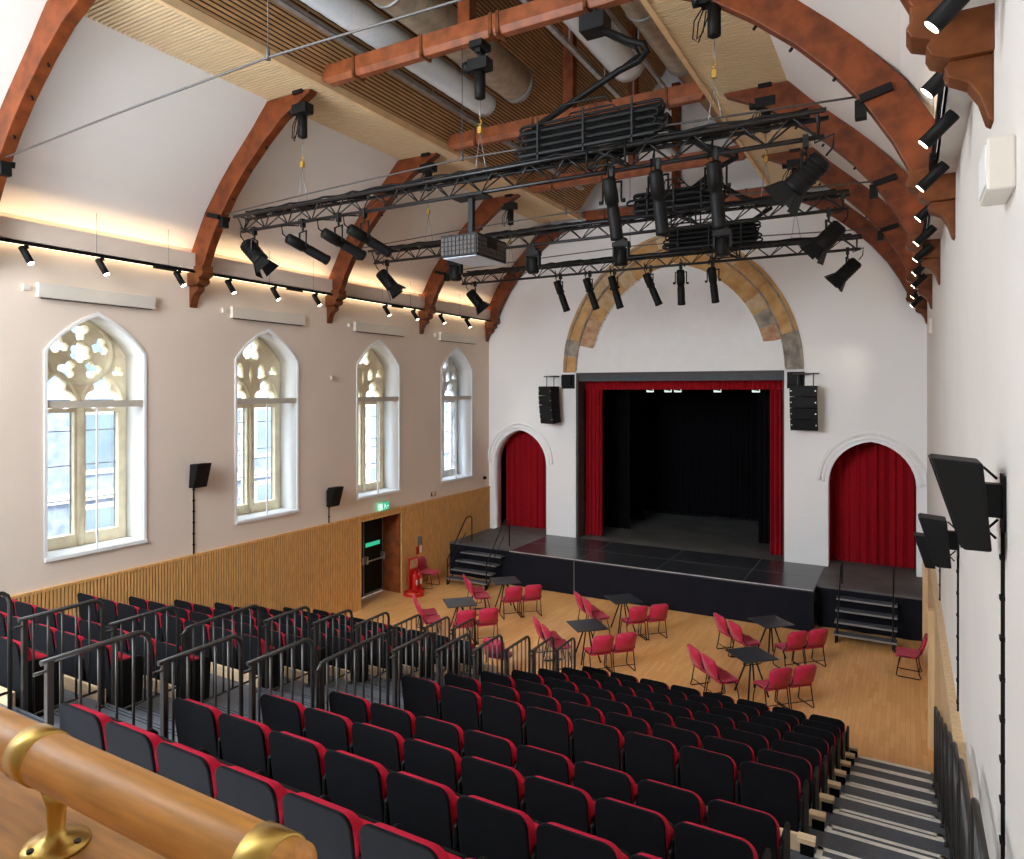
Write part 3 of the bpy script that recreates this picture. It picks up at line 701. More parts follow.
# folded cable-feed bundles above each truss
def bundle(y, label, rows, w0=-4.85, w1=-2.85, seed=1):
    t = thing('cable_bundle', label, 'cable bundle', (0, y, 0), 0, 'cable bundles'); rn = random.Random(seed)
    for j in range(3):
        mb = MB()
        for r in range(rows):
            z0 = 9.09+r*0.105; yy = -0.13+0.13*j; q = 0.045; e0 = w0+rn.uniform(-0.05, 0.12); e1 = w1+rn.uniform(-0.10, 0.06)
            pts = []
            for i in range(7): a = -PI/2+PI*i/6; pts.append((e1+q*1.6*math.cos(a), yy, z0+q+q*math.sin(a)))
            for i in range(7): a = PI/2+PI*i/6; pts.append((e0+q*1.6*math.cos(a), yy, z0+q+q*math.sin(a)))
            mb.tube(pts, 0.021, 6, True)
        mb.build('cable_loop', M['blackpl'], t)
    fr = MB()
    for x in (w0+0.3, (w0+w1)/2, w1-0.3): fr.box(x-0.012, x+0.012, -0.2, -0.18, 8.97, 9.16+rows*0.105); fr.box(x-0.012, x+0.012, 0.18, 0.2, 8.97, 9.16+rows*0.105); fr.box(x-0.012, x+0.012, -0.2, 0.2, 9.05, 9.07)
    fr.box(w0, w1, -0.2, -0.18, 9.04, 9.07); fr.box(w0, w1, 0.18, 0.2, 9.04, 9.07)
    xa, xb = w1-0.95, w1-0.40
    for yy in (-0.17, 0.17):
        for p, q in (((xa, 8.74), (xb, 9.02)), ((xa, 9.02), (xb, 8.74)), ((xa, 8.74), (xb, 8.74)), ((xa, 9.02), (xb, 9.02)), ((xa, 8.74), (xa, 9.04)), ((xb, 8.74), (xb, 9.04))): fr.tube([(p[0], yy, p[1]), (q[0], yy, q[1])], 0.016, 5)
    for x in (xa, xb): fr.tube([(x, -0.17, 8.74), (x, 0.17, 8.74)], 0.016, 5)
    fr.build('carrier_frame', M['black'], t)
    lp = MB()
    for yy in (-0.16, 0.16): lp.tube([(w0+0.6, yy, 9.16+rows*0.105), (w0+0.65, yy, 9.26+rows*0.105), (w1-0.7, yy, 9.26+rows*0.105), (w1-0.6, yy, 9.16+rows*0.105)], 0.014, 6)
    lp.build('guard_hoop', M['black'], t)
    return t
bundle(8.99, 'thick bundle of folded black cables stacked on the nearest truss', 4, seed=1)
bundle(12.76, 'bundle of folded black cables stacked on the middle truss', 3, -4.5, -2.9, seed=2)
bundle(16.51, 'bundle of folded black cables stacked on the farthest truss', 4, -5.0, -2.95, seed=3)
def feed(y, label, pts, pts2):
    t = thing('cable_feed', label, 'cable feed', (0, y, 0), 0, 'cable feeds')
    mb = MB(); mb.tube(pts, 0.045, 6); mb.build('cable_chain', M['blackpl'], t)
    mb = MB(); mb.tube([(p[0], p[1]+0.08, p[2]) for p in pts2], 0.035, 6); mb.build('second_chain', M['blackpl'], t)
    mb = MB(); mb.obox(pts[0], 0.36, 0.3, 0.22); mb.box(pts[0][0]-0.02, pts[0][0]+0.02, -0.03, 0.03, pts[0][2], 11.0); mb.build('anchor_box', M['black'], t)
feed(8.99, 'jointed black cable chain folding down from the collar to the nearest truss', [(-3.75, 0, 10.76), (-3.25, 0, 10.42), (-3.05, 0, 10.33), (-3.0, 0, 10.22), (-3.12, 0, 10.12), (-3.4, 0, 10.05), (-4.72, 0, 9.50)], [(-3.7, 0, 10.70), (-3.2, 0, 10.36), (-3.14, 0, 10.24), (-3.4, 0, 10.10), (-4.7, 0, 9.55)])
feed(12.76, 'jointed black cable chain folding down from the collar to the middle truss', [(-4.0, 0, 10.72), (-3.2, 0, 10.15), (-2.62, 0, 9.92), (-2.60, 0, 9.84), (-2.9, 0, 9.72), (-3.4, 0, 9.4)], [(-3.9, 0, 10.7), (-3.2, 0, 10.10), (-2.7, 0, 9.88), (-2.95, 0, 9.70)])
feed(16.51, 'jointed black cable chain folding down from the collar to the farthest truss', [(-3.9, 0, 10.6), (-3.2, 0, 10.1), (-2.65, 0, 9.88), (-2.62, 0, 9.8), (-3.3, 0, 9.42)], [(-3.85, 0, 10.55), (-3.2, 0, 10.05), (-2.72, 0, 9.85), (-3.0, 0, 9.6)])

# ---------------------------------------------------------------- stage lanterns
def lantern(kind, x, y, z, d, label, group, cat='stage light'):
    """clamp at (x, y, z) under a chord, beam along d"""
    t = thing('stage_light', label, cat, (x, y, z), 0, group)
    d = Vector(d).normalized(); up = Vector((0,0,1)) if abs(d.z) < 0.95 else Vector((0,1,0))
    s_ = d.cross(up).normalized(); u_ = s_.cross(d).normalized(); hz = Vector((s_.x, s_.y, 0)).normalized()
    piv = Vector((0, 0, -0.40))
    cl = MB(); cl.box(-0.03, 0.03, -0.04, 0.04, -0.06, 0.09); cl.tube([(0, 0, -0.05), (0, 0, -0.14)], 0.018, 8); cl.build('clamp', M['black'], t)
    yk = MB(); hw = 0.135
    yk.tube([piv+hz*hw, piv+hz*hw+Vector((0,0,0.26)), piv-hz*hw+Vector((0,0,0.26)), piv-hz*hw], 0.014, 4); yk.build('yoke', M['black'], t)
    b = MB()
    if kind == 'profile':
        b.lathe([(0.06, -0.32), (0.092, -0.30), (0.098, -0.12), (0.094, 0.02), (0.08, 0.03), (0.08, 0.10), (0.088, 0.11), (0.088, 0.46), (0.093, 0.47), (0.093, 0.52), (0.08, 0.52)], piv, d, 16)
        bo = b.build('body', M['blackpl'], t)
        l = MB(); l.lathe([(0.078, 0), (0.078, 0.01)], piv+d*0.515, d, 16); l.build('lens', M['lens'], bo)
        k = MB(); k.lathe([(0.025, 0), (0.03, 0.05)], piv+s_*0.135, s_, 8); k.lathe([(0.025, 0), (0.03, 0.05)], piv-s_*0.135, -s_, 8); k.build('knob', M['blackpl'], t)
    else:
        R = Matrix((s_, d, u_)).transposed()
        b.lathe([(0.09, -0.27), (0.135, -0.24), (0.145, 0.14), (0.15, 0.15), (0.15, 0.20)], piv, d, 16)
        for k in range(5): b.lathe([(0.15, -0.2+0.06*k), (0.15, -0.185+0.06*k)], piv, d, 16)
        bo = b.build('body', M['blackpl'], t)
        l = MB(); l.lathe([(0.12, 0), (0.11, 0.02)], piv+d*0.185, d, 16); l.build('lens', M['lens'], bo)
        for a, b_ in ((s_, u_), (-s_, u_), (u_, s_), (-u_, s_)):
            c0 = piv+d*0.20+a*0.13; c1 = c0+d*0.20+a*0.09; f = MB()
            f.add([c0-b_*0.10, c0+b_*0.10, c1+b_*0.16, c1-b_*0.16, c0-b_*0.10+a*0.006, c0+b_*0.10+a*0.006, c1+b_*0.16+a*0.006, c1-b_*0.16+a*0.006], [(0,1,2,3),(7,6,5,4),(0,4,5,1),(1,5,6,2),(2,6,7,3),(3,7,4,0)])
            f.build('barn_door', M['blackpl'], t)
    cb = MB(); e = piv-d*0.30; cb.tube([e, e-d*0.10+Vector((0,0,0.02)), e-d*0.12+Vector((0,0,0.16)), (0.10 if d.x < 0 else -0.10, 0, -0.02), (0.1 if d.x < 0 else -0.10, 0, 0.1)], 0.012, 6); cb.build('cable', M['blackpl'], t)
    return t
Z = 8.66
lantern('barn', -10.60, 8.99, Z, (0.7, 0.35, -0.9), 'black spotlight with open barn doors at the left end of the nearest truss', 'lanterns on the nearest truss')
for i, x in enumerate((-9.35, -8.50, -7.92)):
    lantern('profile', x, 8.99, Z, (0.35, 1, -0.42), 'long slanting black profile spot, %s of the trio left of the projector' % ORD[i], 'lanterns on the nearest truss')
for i, x in enumerate((-3.50, -2.85, -2.10)):
    lantern('profile', x, 8.99, Z+0.02, (0.0, 0.42, -1), 'large black profile spot, %s from left of three pointing down from nearest truss' % ORD[i], 'lanterns on the nearest truss')
lantern('barn', -1.04, 8.99, Z, (-1.0, 0.2, -0.85), 'large black spotlight with barn doors at the right end of the nearest truss', 'lanterns on the nearest truss')
lantern('barn', -10.55, 12.76, Z, (0.6, 0.5, -0.95), 'black spotlight with barn doors at the left end of the middle truss', 'lanterns on the middle truss')
lantern('barn', -1.12, 12.76, Z, (-1.0, 0.2, -0.95), 'black spotlight with barn doors at the right end of the middle truss', 'lanterns on the middle truss')
lantern('barn', -10.50, 16.51, Z, (0.6, 0.5, -0.95), 'black spotlight with barn doors at the left end of the farthest truss', 'lanterns on the farthest truss')
lantern('barn', -1.08, 16.51, Z, (-1.0, 0.1, -0.95), 'black spotlight with barn doors at the right end of the farthest truss', 'lanterns on the farthest truss')
for i, x in enumerate((-7.86, -7.03, -6.36, -5.42, -4.68, -3.92)):
    lantern('profile', x, 16.51, Z, ((0.25, 0.25, 0.2, 0.35, -0.05, 0.05)[i], 0.3, -1), 'black profile spot, %s from the left of the six under the farthest truss' % ORD[i], 'lanterns on the farthest truss')
# moving heads under the middle truss
mvb = MB(); mvb.lathe([(0.10, 0), (0.125, 0.03), (0.125, 0.30), (0.10, 0.33)], (0, 0, -0.55), (0, 0, 1), 16)
mva = MB(); mva.box(-0.16, -0.128, -0.05, 0.05, -0.40, -0.16); mva.box(0.128, 0.16, -0.05, 0.05, -0.40, -0.16); mva.box(-0.16, 0.16, -0.08, 0.08, -0.19, -0.10); mva.box(-0.10, 0.10, -0.08, 0.08, -0.10, -0.03); mva.box(-0.03, 0.03, -0.03, 0.03, -0.06, 0.08)
mvb, mva = mvb.mesh('head', M['blackpl']), mva.mesh('yoke', M['black'])
for i, x in enumerate((-8.62, -6.70, -4.78, -2.86)):
    t = thing('moving_light', 'stubby black moving light, %s from the left under the middle truss' % ORD[i], 'stage light', (x, 12.76, 8.66), 0, 'moving lights')
    mk('head', mvb, t); mk('yoke', mva, t)
# projector hung from the nearest truss
t = thing('projector', 'boxy grey projector hung on a pole below the nearest truss', 'projector', (-5.79, 9.0, 7.86))
b = MB(); b.box(-0.32, 0.32, -0.36, 0.52, -0.165, 0.165); pb = b.build('case', M['black'], t, 0.01)
for nm_, rng in (('side', 9), ('end', 12)):
    b = MB()
    for i in range(rng):
        for j in range(4):
            z = -0.135+0.068*j
            if nm_ == 'side': b.box(-0.305+0.068*i, -0.305+0.068*i+0.05, -0.372, -0.358, z, z+0.052)
            elif not (3 < i < 8 and j > 1): b.box(0.318, 0.332, -0.345+0.071*i, -0.345+0.071*i+0.055, z, z+0.052)
    b.build('ventilation_grille', M['dark'], pb)
b = MB(); b.box(-0.29, 0.29, -0.33, 0.49, -0.178, -0.164); b.build('underside_panel', M['bluelens'], t)
b = MB(); b.box(-0.04, 0.04, -0.04, 0.04, 0.16, 0.80); b.box(-0.3, 0.28, -0.15, 0.15, 0.78, 0.81); b.build('pole', M['black'], t)

# ---------------------------------------------------------------- track spotlights on the two cornices
tk = MB(); tk.box(XL+0.22, XL+0.255, 0.5, YF-0.2, 8.0, 8.035)
for y in (8.0, 11.2, 14.9, 18.3): tk.box(XL+0.21, XL+0.27, y, y+0.45, 7.965, 8.03)
for y in (4.3, 6.95, 8.3, 10.7, 12.0, 14.5, 15.7, 18.2): tk.box(XL+0.236, XL+0.240, y, y+0.004, 8.035, 8.75)
tag(tk.build('lighting_track', M['blackpl']), 'thin black lighting track running under the left cornice', 'lighting track')
tk = MB(); tk.box(XR-0.25, XR-0.215, 0.5, YF-0.2, 7.99, 8.03)
for y in (4.6, 8.0, 11.7, 15.4): tk.box(XR-0.262, XR-0.205, y, y+0.4, 7.965, 8.03)
for y in (5.0, 8.0, 10.4, 13.5, 17): tk.box(XR-0.236, XR-0.232, y, y+0.004, 8.03, 8.75)
tag(tk.build('lighting_track', M['blackpl']), 'thin black lighting track running under the right cornice', 'lighting track')
def tmeshes(side):
    d = Vector((0.55*(-side), 0.25, -1)).normalized() if side < 0 else Vector((-0.85, 0.1, -0.8)).normalized()
    b = MB(); b.lathe([(0.052, -0.15), (0.055, -0.14), (0.055, 0.15), (0.048, 0.15)], (0, 0, -0.16), d, 14)
    st = MB(); st.box(-0.014, 0.014, -0.03, 0.03, -0.05, 0.0); st.tube([(0, 0, -0.04), (0, 0, -0.16)], 0.012, 6)
    l = MB(); l.lathe([(0.046, 0), (0.046, 0.004)], Vector((0, 0, -0.16))+d*0.152, d, 14)
    return d, b.mesh('lamp_body', M['blackpl']), st.mesh('stem', M['blackpl']), l.mesh('lamp_face', M['lampface'])
for side, ys, x in ((-1, (5.85, 7.05, 8.53, 9.69, 10.87, 12.11, 14.67, 15.9, 17.23, 18.66), XL+0.238), (1, (4.55, 5.55, 6.7, 8.15, 9.6, 11.2, 12.6, 14.1, 15.8, 17.6, 19.5), XR-0.232)):
    d, mb_, ms_, ml_ = tmeshes(side)
    for i, y in enumerate(ys):
        t = thing('track_light', 'small black track spotlight, %s from the camera along the %s wall' % (ORD[i], SIDE[side]), 'track light', (x, y, 8.0), 0, 'track spotlights')
        mk('lamp_body', mb_, t); mk('stem', ms_, t); mk('lamp_face', ml_, t)
        sp = bpy.data.lights.new('track_beam', 'SPOT'); sp.energy = 45; sp.spot_size = 1.0; sp.spot_blend = 0.6; sp.color = (1.0, 0.86, 0.66); sp.shadow_soft_size = 0.05
        so_ = bpy.data.objects.new('track_beam', sp); C.objects.link(so_); so_.location = Vector((x, y, 8.0-0.16))+d*0.17
        so_.rotation_euler = d.to_track_quat('-Z', 'Y').to_euler()

# ================================================================ STAGE
SZ, SY = 1.0, 17.74
st = thing('stage', 'wide black stage platform projecting in front of the proscenium', 'stage', (0, 0, 0))
b = MB(); b.box(-10.08, -1.88, SY, YF, SZ-0.06, SZ); b.build('apron_deck', M['stage'], st)
b = MB(); b.box(PX0+0.05, PX1-0.03, YF, YF+0.5, SZ-0.06, SZ); b.build('inner_deck', M['stage2'], st)
b = MB(); b.box(XL-0.3, XR, YF+0.5, 27.2, SZ-0.07, SZ); struct(b.build('floor_stage', M['stage2']))
b = MB()
for x in (-7.9, -5.7, -3.5): b.box(x, x+0.012, SY+0.02, YF, SZ, SZ+0.0015)
b.box(-10.0, -1.9, 19.0, 19.012, SZ, SZ+0.0015); b.build('deck_joint', M['tread'], st)
b = MB()
def fold(u, v, x0, x1, y, z0, z1, n, amp, ph=0.0): 
    x = x0+(x1-x0)*u; return (x, y+amp*math.sin(u*n*2*PI+ph)*(0.6+0.4*(1-v))+amp*0.35*math.sin(u*n*4.7*PI+1.3+ph), z0+(z1-z0)*v)
b.box(-10.08, -1.88, SY+0.03, SY+0.07, 0, SZ-0.05); b.build('skirt', M['skirt'], st)
b = MB(); b.box(-10.09, -1.87, SY-0.008, SY+0.004, SZ-0.022, SZ+0.002); b.build('edge_strip', M['steel'], st)
b = MB(); b.box(-8.05, -8.035, SY+0.022, SY+0.03, 0, SZ-0.05); b.build('skirt_seam', M['grey'], st)
for side, x0, x1, y0 in (('left', XL+0.06, -10.09, 17.9), ('right', -1.87, XR-0.09, 18.32)):
    t = thing('side_stage', 'black side platform in front of the %s red-curtained arch' % side, 'stage', (0, 0, 0))
    b = MB(); b.box(x0, x1, y0, YF, SZ-0.06, SZ-0.004); b.box(x0, x1, YF, YF+0.5, SZ-0.06, SZ-0.004); b.build('deck', M['stage2'], t)
    b = MB(); b.grid(lambda u, v: (x0+(x1-x0)*u, y0+0.02-0.012*math.sin(u*31+2*v)-0.02*(1-v)*math.sin(u*17), (SZ-0.06)*v), 60, 6); b.build('skirt', M['skirt'], t)
def steps(label, x0, x1, y1, rails_x, n, tall):
    t = thing('stage_steps', label, 'steps', (0, 0, 0)); h = SZ/(n+1); g = 0.26
    for k in range(n):
        z = h*(k+1); y = y1-g*(n-k)
        b = MB(); b.box(x0, x1, y, y+g+0.02, z-0.035, z); tr = b.build('tread', M['tread'], t)
        b = MB(); b.box(x0, x1, y-0.006, y+0.03, z-0.03, z+0.002); b.build('nosing', M['grey'], tr)
    b = MB()
    for x in (x0+0.03, x1-0.06):
        b.add([(x, y1-g*n, 0), (x, y1-g*n+0.08, 0), (x, y1, SZ-0.1), (x, y1, SZ-0.2), (x+0.03, y1-g*n, 0), (x+0.03, y1-g*n+0.08, 0), (x+0.03, y1, SZ-0.1), (x+0.03, y1, SZ-0.2)], [(0,1,2,3),(7,6,5,4),(0,4,5,1),(1,5,6,2),(2,6,7,3),(3,7,4,0)])
        b.box(x, x+0.03, y1-g*n, y1-g*n+0.04, 0, h)
    b.build('stringer', M['black'], t)
    for x in rails_x:
        b = MB(); y0 = y1-g*n+0.05
        if tall: pts = [(x, y0, 0.02), (x, y0, 0.72), (x, y0+0.06, 0.80), (x, y1-0.05, SZ+0.72), (x, y1+0.08, SZ+0.80), (x, y1+0.28, SZ+0.80), (x, y1+0.34, SZ+0.74), (x, y1+0.34, SZ)]
        else: pts = [(x, y0, 0.02), (x, y0+0.02, 0.45), (x, y1, SZ+0.50), (x, y1+0.35, SZ+0.55), (x, y1+0.35, SZ)]
        b.tube(pts, 0.017, 8); b.tube([(x, y0+0.03, 0.5), (x, y1, SZ+0.35)], 0.012, 6) if tall else None
        b.build('handrail', M['black'], t)
    return t
steps('short black steps with looped handrails up to the left side stage', -11.75, -10.35, 17.9, (-11.72, -10.38), 4, True)
steps('short black open steps with thin handrails up to the right side stage', -1.42, -0.16, 18.32, (-1.34, -0.24), 4, False)

# ---------------------------------------------------------------- curtains
def curtain(name, label, x0, x1, y, z0, z1, n, amp, mat, parent=None, th=0.02, seed=0.0, top=None):
    mb = MB(); nu = int(n*10)
    zf = (lambda u: z1) if top is None else top
    fr = lambda u, v, d=0: (x0+(x1-x0)*u, y+d+amp*(0.75+0.25*math.sin(9*u+seed))*math.sin(u*n*2*PI+seed+0.6*math.sin(5*u+seed))*(0.7+0.3*(1-v))+0.3*amp*math.sin(u*n*5.3*PI+seed*2), z0+(zf(u)-z0)*v)
    mb.grid(lambda u, v: fr(u, v), nu, 6); mb.grid(lambda u, v: fr(u, v, th), nu, 6)
    o = mb.build(name, mat, parent)
    if label: tag(o, label, 'curtain')
    return o
curtain('stage_curtain', 'narrow red velvet curtain down the left side of the stage opening', PX0+0.02, -8.50, 20.98, SZ+0.01, 6.0, 5, 0.085, M['redcur'], seed=0.3)
curtain('stage_curtain', 'narrow red velvet curtain down the right side of the stage opening', -3.38, PX1-0.02, 20.98, SZ+0.01, 6.0, 4, 0.085, M['redcur'], seed=1.7)
curtain('valance', 'short red velvet valance along the top of the stage opening', PX0+0.02, PX1-0.02, 20.90, 5.72, 6.08, 44, 0.025, M['redcur'], seed=0.9)
curtain('stage_curtain', 'black side drape nearest the left red curtain', -9.4, -8.12, 22.5, SZ+0.01, 6.6, 9, 0.05, M['blackcur'], seed=0.1)
curtain('stage_curtain', 'second black side drape on the left, deeper on the stage', -9.4, -8.25, 24.3, SZ+0.01, 6.6, 8, 0.05, M['blackcur'], seed=2.1)
curtain('stage_curtain', 'black side drape just inside the right red curtain', -3.95, -2.6, 22.4, SZ+0.01, 6.6, 9, 0.05, M['blackcur'], seed=1.1)
curtain('backdrop', 'wide black gathered backdrop across the rear of the stage', -10.0, -2.2, 26.1, SZ+0.06, 6.8, 40, 0.07, M['blackcur'], seed=0.5)
b = MB(); b.tube([(-8.4, 25.95, SZ+0.05), (-3.6, 25.95, SZ+0.05)], 0.03, 8); tag(b.build('floor_pipe', M['black']), 'black pipe lying along the foot of the backdrop', 'pipe')
curtain('stage_curtain', 'red velvet curtain filling the pointed arch left of the stage', -12.2, -10.05, 21.12, SZ+0.0, 4.7, 10, 0.085, M['redcur'], seed=0.8)
curtain('stage_curtain', 'red velvet curtain filling the pointed arch right of the stage', -1.95, 0.32, 21.2, SZ+0.0, 4.7, 10, 0.085, M['redcur'], seed=2.6)
for i, x in enumerate((-7.08, -6.50, -6.19, -4.97, -3.85)):
    t = thing('stage_lantern', 'small pale-faced lamp, %s from the left under the red valance' % ORD[i], 'stage light', (x, 21.5, 5.78), 0, 'lamps under the valance')
    b = MB(); b.lathe([(0.06, 0.16), (0.09, 0.1), (0.11, -0.06), (0.11, -0.1)], (0, 0, 0), (0.1, 0.45, 0.9), 14); b.build('body', M['black'], t)
    b = MB(); b.obox((0, -0.02, -0.08), 0.22, 0.05, 0.12, Matrix.Rotation(0.5, 3, 'X')); b.build('reflector', M['signw'], t)
    b = MB(); b.box(-0.015, 0.015, -0.015, 0.015, 0.1, 0.52); b.build('hanger', M['black'], t)
b = MB(); b.tube([(-9.0, 21.5, 6.28), (-3.0, 21.5, 6.28)], 0.025, 8); b.box(-8.6, -8.57, 21.485, 21.515, 6.28, 7.6); b.box(-3.43, -3.4, 21.485, 21.515, 6.28, 7.6); tag(b.build('lighting_bar', M['black']), 'black pipe above the stage opening carrying the small lamps', 'bar')

# ---------------------------------------------------------------- loudspeakers
def line_array(x, yaw, label):
    t = thing('line_array', label, 'loudspeaker', (x, 20.0, 5.82), yaw, 'line array loudspeakers')
    y, z, a = 0.0, 0.0, 0.0
    for k in range(4):
        R = Matrix.Rotation(a, 3, 'X')
        b = MB(); vs = []
        for zz in (-0.285, 0.0):
            for px, py in ((-0.35, -0.22), (0.35, -0.22), (0.26, 0.16), (-0.26, 0.16)): vs.append(Vector((0, y, z))+R @ Vector((px, py, zz)))
        b.add(vs, [(0,3,2,1),(4,5,6,7),(0,1,5,4),(1,2,6,5),(2,3,7,6),(3,0,4,7)])
        cb = b.build('cabinet', M['blackpl'], t, 0.005)
        s_ = MB(); s_.obox(Vector((0, y, z))+R @ Vector((-0.31, -0.225, -0.14)), 0.03, 0.012, 0.03); s_.obox(Vector((0, y, z))+R @ Vector((0.31, -0.225, -0.14)), 0.03, 0.012, 0.03); s_.build('rivet', M['steel'], cb)
        y += 0.29*math.sin(a); z -= 0.292*math.cos(a); a += 0.05
    b = MB(); b.tube([(-0.35, 0, 0.32), (0.35, 0, 0.32)], 0.02, 8); b.tube([(-0.2, 0, 0.32), (-0.2, 0, 0.0)], 0.015, 6); b.tube([(0.2, 0, 0.32), (0.2, 0, 0.0)], 0.015, 6)
    b.tube([(0, 0, 0.32), (0, 0.34, 0.32)], 0.025, 8); b.build('hanging_frame', M['iron'], t)
    return t
line_array(-9.88, -0.5, 'black four-cabinet hanging loudspeaker left of the stage opening')
line_array(-2.32, -0.15, 'black four-cabinet hanging loudspeaker right of the stage opening')
for x, nm in ((-9.42, 'left'), (-2.62, 'right')):
    b = MB(); b.box(x-0.16, x+0.16, YF-0.16, YF, 5.86, 6.16); b.box(x-0.2, x+0.24, YF-0.05, YF, 5.75, 6.2)
    o = b.build('junction_box', M['blackpl']); tag(o, 'small black wall box beside the %s hanging loudspeaker' % nm, 'wall box')
def wall_speaker(y, z, side, label, cable_z):
    sg = 1 if side < 0 else -1; xw = XL if side < 0 else XR
    t = thing('wall_speaker', label, 'loudspeaker', (xw, y, z), 0, 'wall loudspeakers')
    b = MB()
    # side profile (out from wall, z): tilted wedge
    prof = [(0.11, 0.22), (0.35, 0.24), (0.20, -0.25), (0.07, -0.25)]
    b.prism(prof, lambda p, q: (sg*p, -0.16, q), lambda p, q: (sg*p, 0.16, q)); b.build('cabinet', M['blackpl'], t, 0.012)
    b = MB(); b.add([(sg*0.348, -0.15, 0.23), (sg*0.348, 0.15, 0.23), (sg*0.202, 0.15, -0.24), (sg*0.202, -0.15, -0.24), (sg*0.357, -0.15, 0.23), (sg*0.357, 0.15, 0.23), (sg*0.210, 0.15, -0.24), (sg*0.210, -0.15, -0.24)], [(0,1,2,3),(7,6,5,4),(0,4,5,1),(1,5,6,2),(2,6,7,3),(3,7,4,0)])
    b.build('grille', M['black'], t)
    b = MB(); b.box(*(sorted((0, sg*0.14))), -0.05, 0.05, -0.08, 0.1); b.box(*(sorted((0, sg*0.015))), -0.08, 0.08, -0.15, 0.15)
    b.tube([(sg*0.03, 0.05, 0.12), (sg*0.09, 0.07, 0.18), (sg*0.14, 0.05, 0.16)], 0.008, 6); b.tube([(sg*0.03, 0.02, -0.1), (sg*0.08, 0.03, -0.16), (sg*0.04, 0.0, -0.2)], 0.008, 6)
    b.build('bracket', M['black'], t)
    b = MB(); b.box(*(sorted((0.0, sg*0.018))), -0.012, 0.012, cable_z-z, -0.14); b.build('conduit', M['blackpl'], t)
    k = -0.3
    while k > cable_z-z: b = MB(); b.box(*(sorted((0.0, sg*0.024))), -0.026, 0.026, k-0.012, k+0.012); b.build('cable_clip', M['blackpl'], t); k -= 0.22
wall_speaker(9.0, 4.02, -1, 'black wall loudspeaker between the first and second windows', DZ)
wall_speaker(12.75, 3.1, -1, 'black wall loudspeaker between the second and third windows', DZ)
wall_speaker(4.62, 5.09, 1, 'nearest black wall loudspeaker on the right wall', DZ+0.03)
wall_speaker(8.35, 4.17, 1, 'middle black wall loudspeaker on the right wall', DZ+0.03)
wall_speaker(12.6, 3.22, 1, 'farthest black wall loudspeaker on the right wall', DZ+0.03)

# ---------------------------------------------------------------- things on the walls
for i, cy in enumerate(wins):
    t = thing('heater_panel', 'long cream wall heater, %s from the camera above the left windows' % ORD[i], 'heater', (XL, cy, 7.33), 0, 'heaters above the windows')
    b = MB(); b.box(0.0, 0.10, -1.02, 1.02, -0.11, 0.13); b.build('casing', M['panelw'], t, 0.01)
    b = MB(); b.box(0.02, 0.085, -0.95, 0.95, -0.125, -0.108); b.build('outlet_slot', M['dark'], t)
    b = MB(); b.box(0.0, 0.06, -1.22, -1.12, -0.02, 0.08); b.build('control_box', M['panelw'], t)
def wallbox(name, y, z, w, h, d, mat, label, cat, side=-1):
    b = MB(); x0, x1 = (XL, XL+d) if side < 0 else (XR-d, XR); b.box(x0, x1, y-w/2, y+w/2, z-h/2, z+h/2)
    return tag(b.build(name, mat, bevel=0.006), label, cat)
es = thing('exit_sign', 'green and white running-man exit sign above the left door', 'sign', (XL+0.09, 14.72, 2.56))
b = MB(); b.box(-0.02, 0.02, -0.20, 0.20, -0.10, 0.10); b.build('sign_face', M['green'], es)
b = MB(); b.box(-0.02, 0.022, -0.20, -0.07, -0.085, 0.085)
b.lathe([(0.018, 0), (0.018, 0.003)], (0.02, 0.03, 0.055), (1, 0, 0), 10)
for p in ([(0.03, 0.035), (0.045, -0.01)], [(0.045, -0.01), (0.085, -0.03), (0.09, -0.07)], [(0.045, -0.01), (0.01, -0.04), (-0.02, -0.065)], [(0.03, 0.025), (0.075, 0.02)], [(0.03, 0.025), (-0.005, 0.0)]):
    b.tube([(0.021, y, z) for y, z in p], 0.008, 6)
b.tube([(0.021, 0.12, 0.0), (0.021, 0.18, 0.0)], 0.008, 6); b.tube([(0.021, 0.155, 0.03), (0.021, 0.18, 0.0), (0.021, 0.155, -0.03)], 0.008, 6)
b.build('pictogram', M['signw'], es)
b = MB(); b.box(-0.09, -0.01, -0.02, 0.02, 0.02, 0.06); b.build('bracket', M['grey'], es)
t = thing('call_point', 'small white panel above a red and white notice right of the left door', 'wall panel', (XL+0.055, 16.34, 1.2))
b = MB(); b.box(0, 0.03, -0.10, 0.10, 0.02, 0.26); b.build('control_plate', M['grey'], t)
b = MB(); b.box(0, 0.012, -0.13, 0.0, -0.26, -0.03); b.build('red_notice', M['redpl'], t)
b = MB(); b.box(0, 0.012, 0.02, 0.14, -0.24, -0.03); b.build('white_notice', M['panelw'], t)
t = thing('alarm_sounder', 'small round red alarm sounder above the panelling near the stage', 'alarm', (XL, 17.1, 2.58))
b = MB(); b.lathe([(0.07, 0), (0.07, 0.03), (0.05, 0.09)], (0, 0, 0), (1, 0, 0), 14); b.build('sounder', M['stoner'], t)
b = MB(); b.box(0, 0.03, -0.11, 0.11, -0.06, 0.06); b.build('base', M['dark'], t)
wallbox('wall_camera', 20.0, 2.75, 0.08, 0.10, 0.09, M['blackpl'], 'tiny black fitting on the left wall beside the stage', 'fitting')
wallbox('wall_detector', 12.85, 6.0, 0.08, 0.10, 0.06, M['beige'], 'tiny beige detector high between the second and third windows', 'detector')
t = thing('wall_panel', 'square white box high on the right wall near the camera', 'wall box', (XR, 4.35, 6.82))
b = MB(); b.box(-0.12, 0, -0.19, 0.19, -0.13, 0.13); b.build('casing', M['panelw'], t, 0.012)
b = MB(); b.box(-0.126, -0.118, -0.17, 0.17, -0.10, 0.10); b.build('front_cover', M['white'], t)
wallbox('wall_panel', 16.6, 7.0, 0.3, 0.3, 0.06, M['panelw'], 'small flat white box far along the right wall below the cornice', 'wall box', 1)
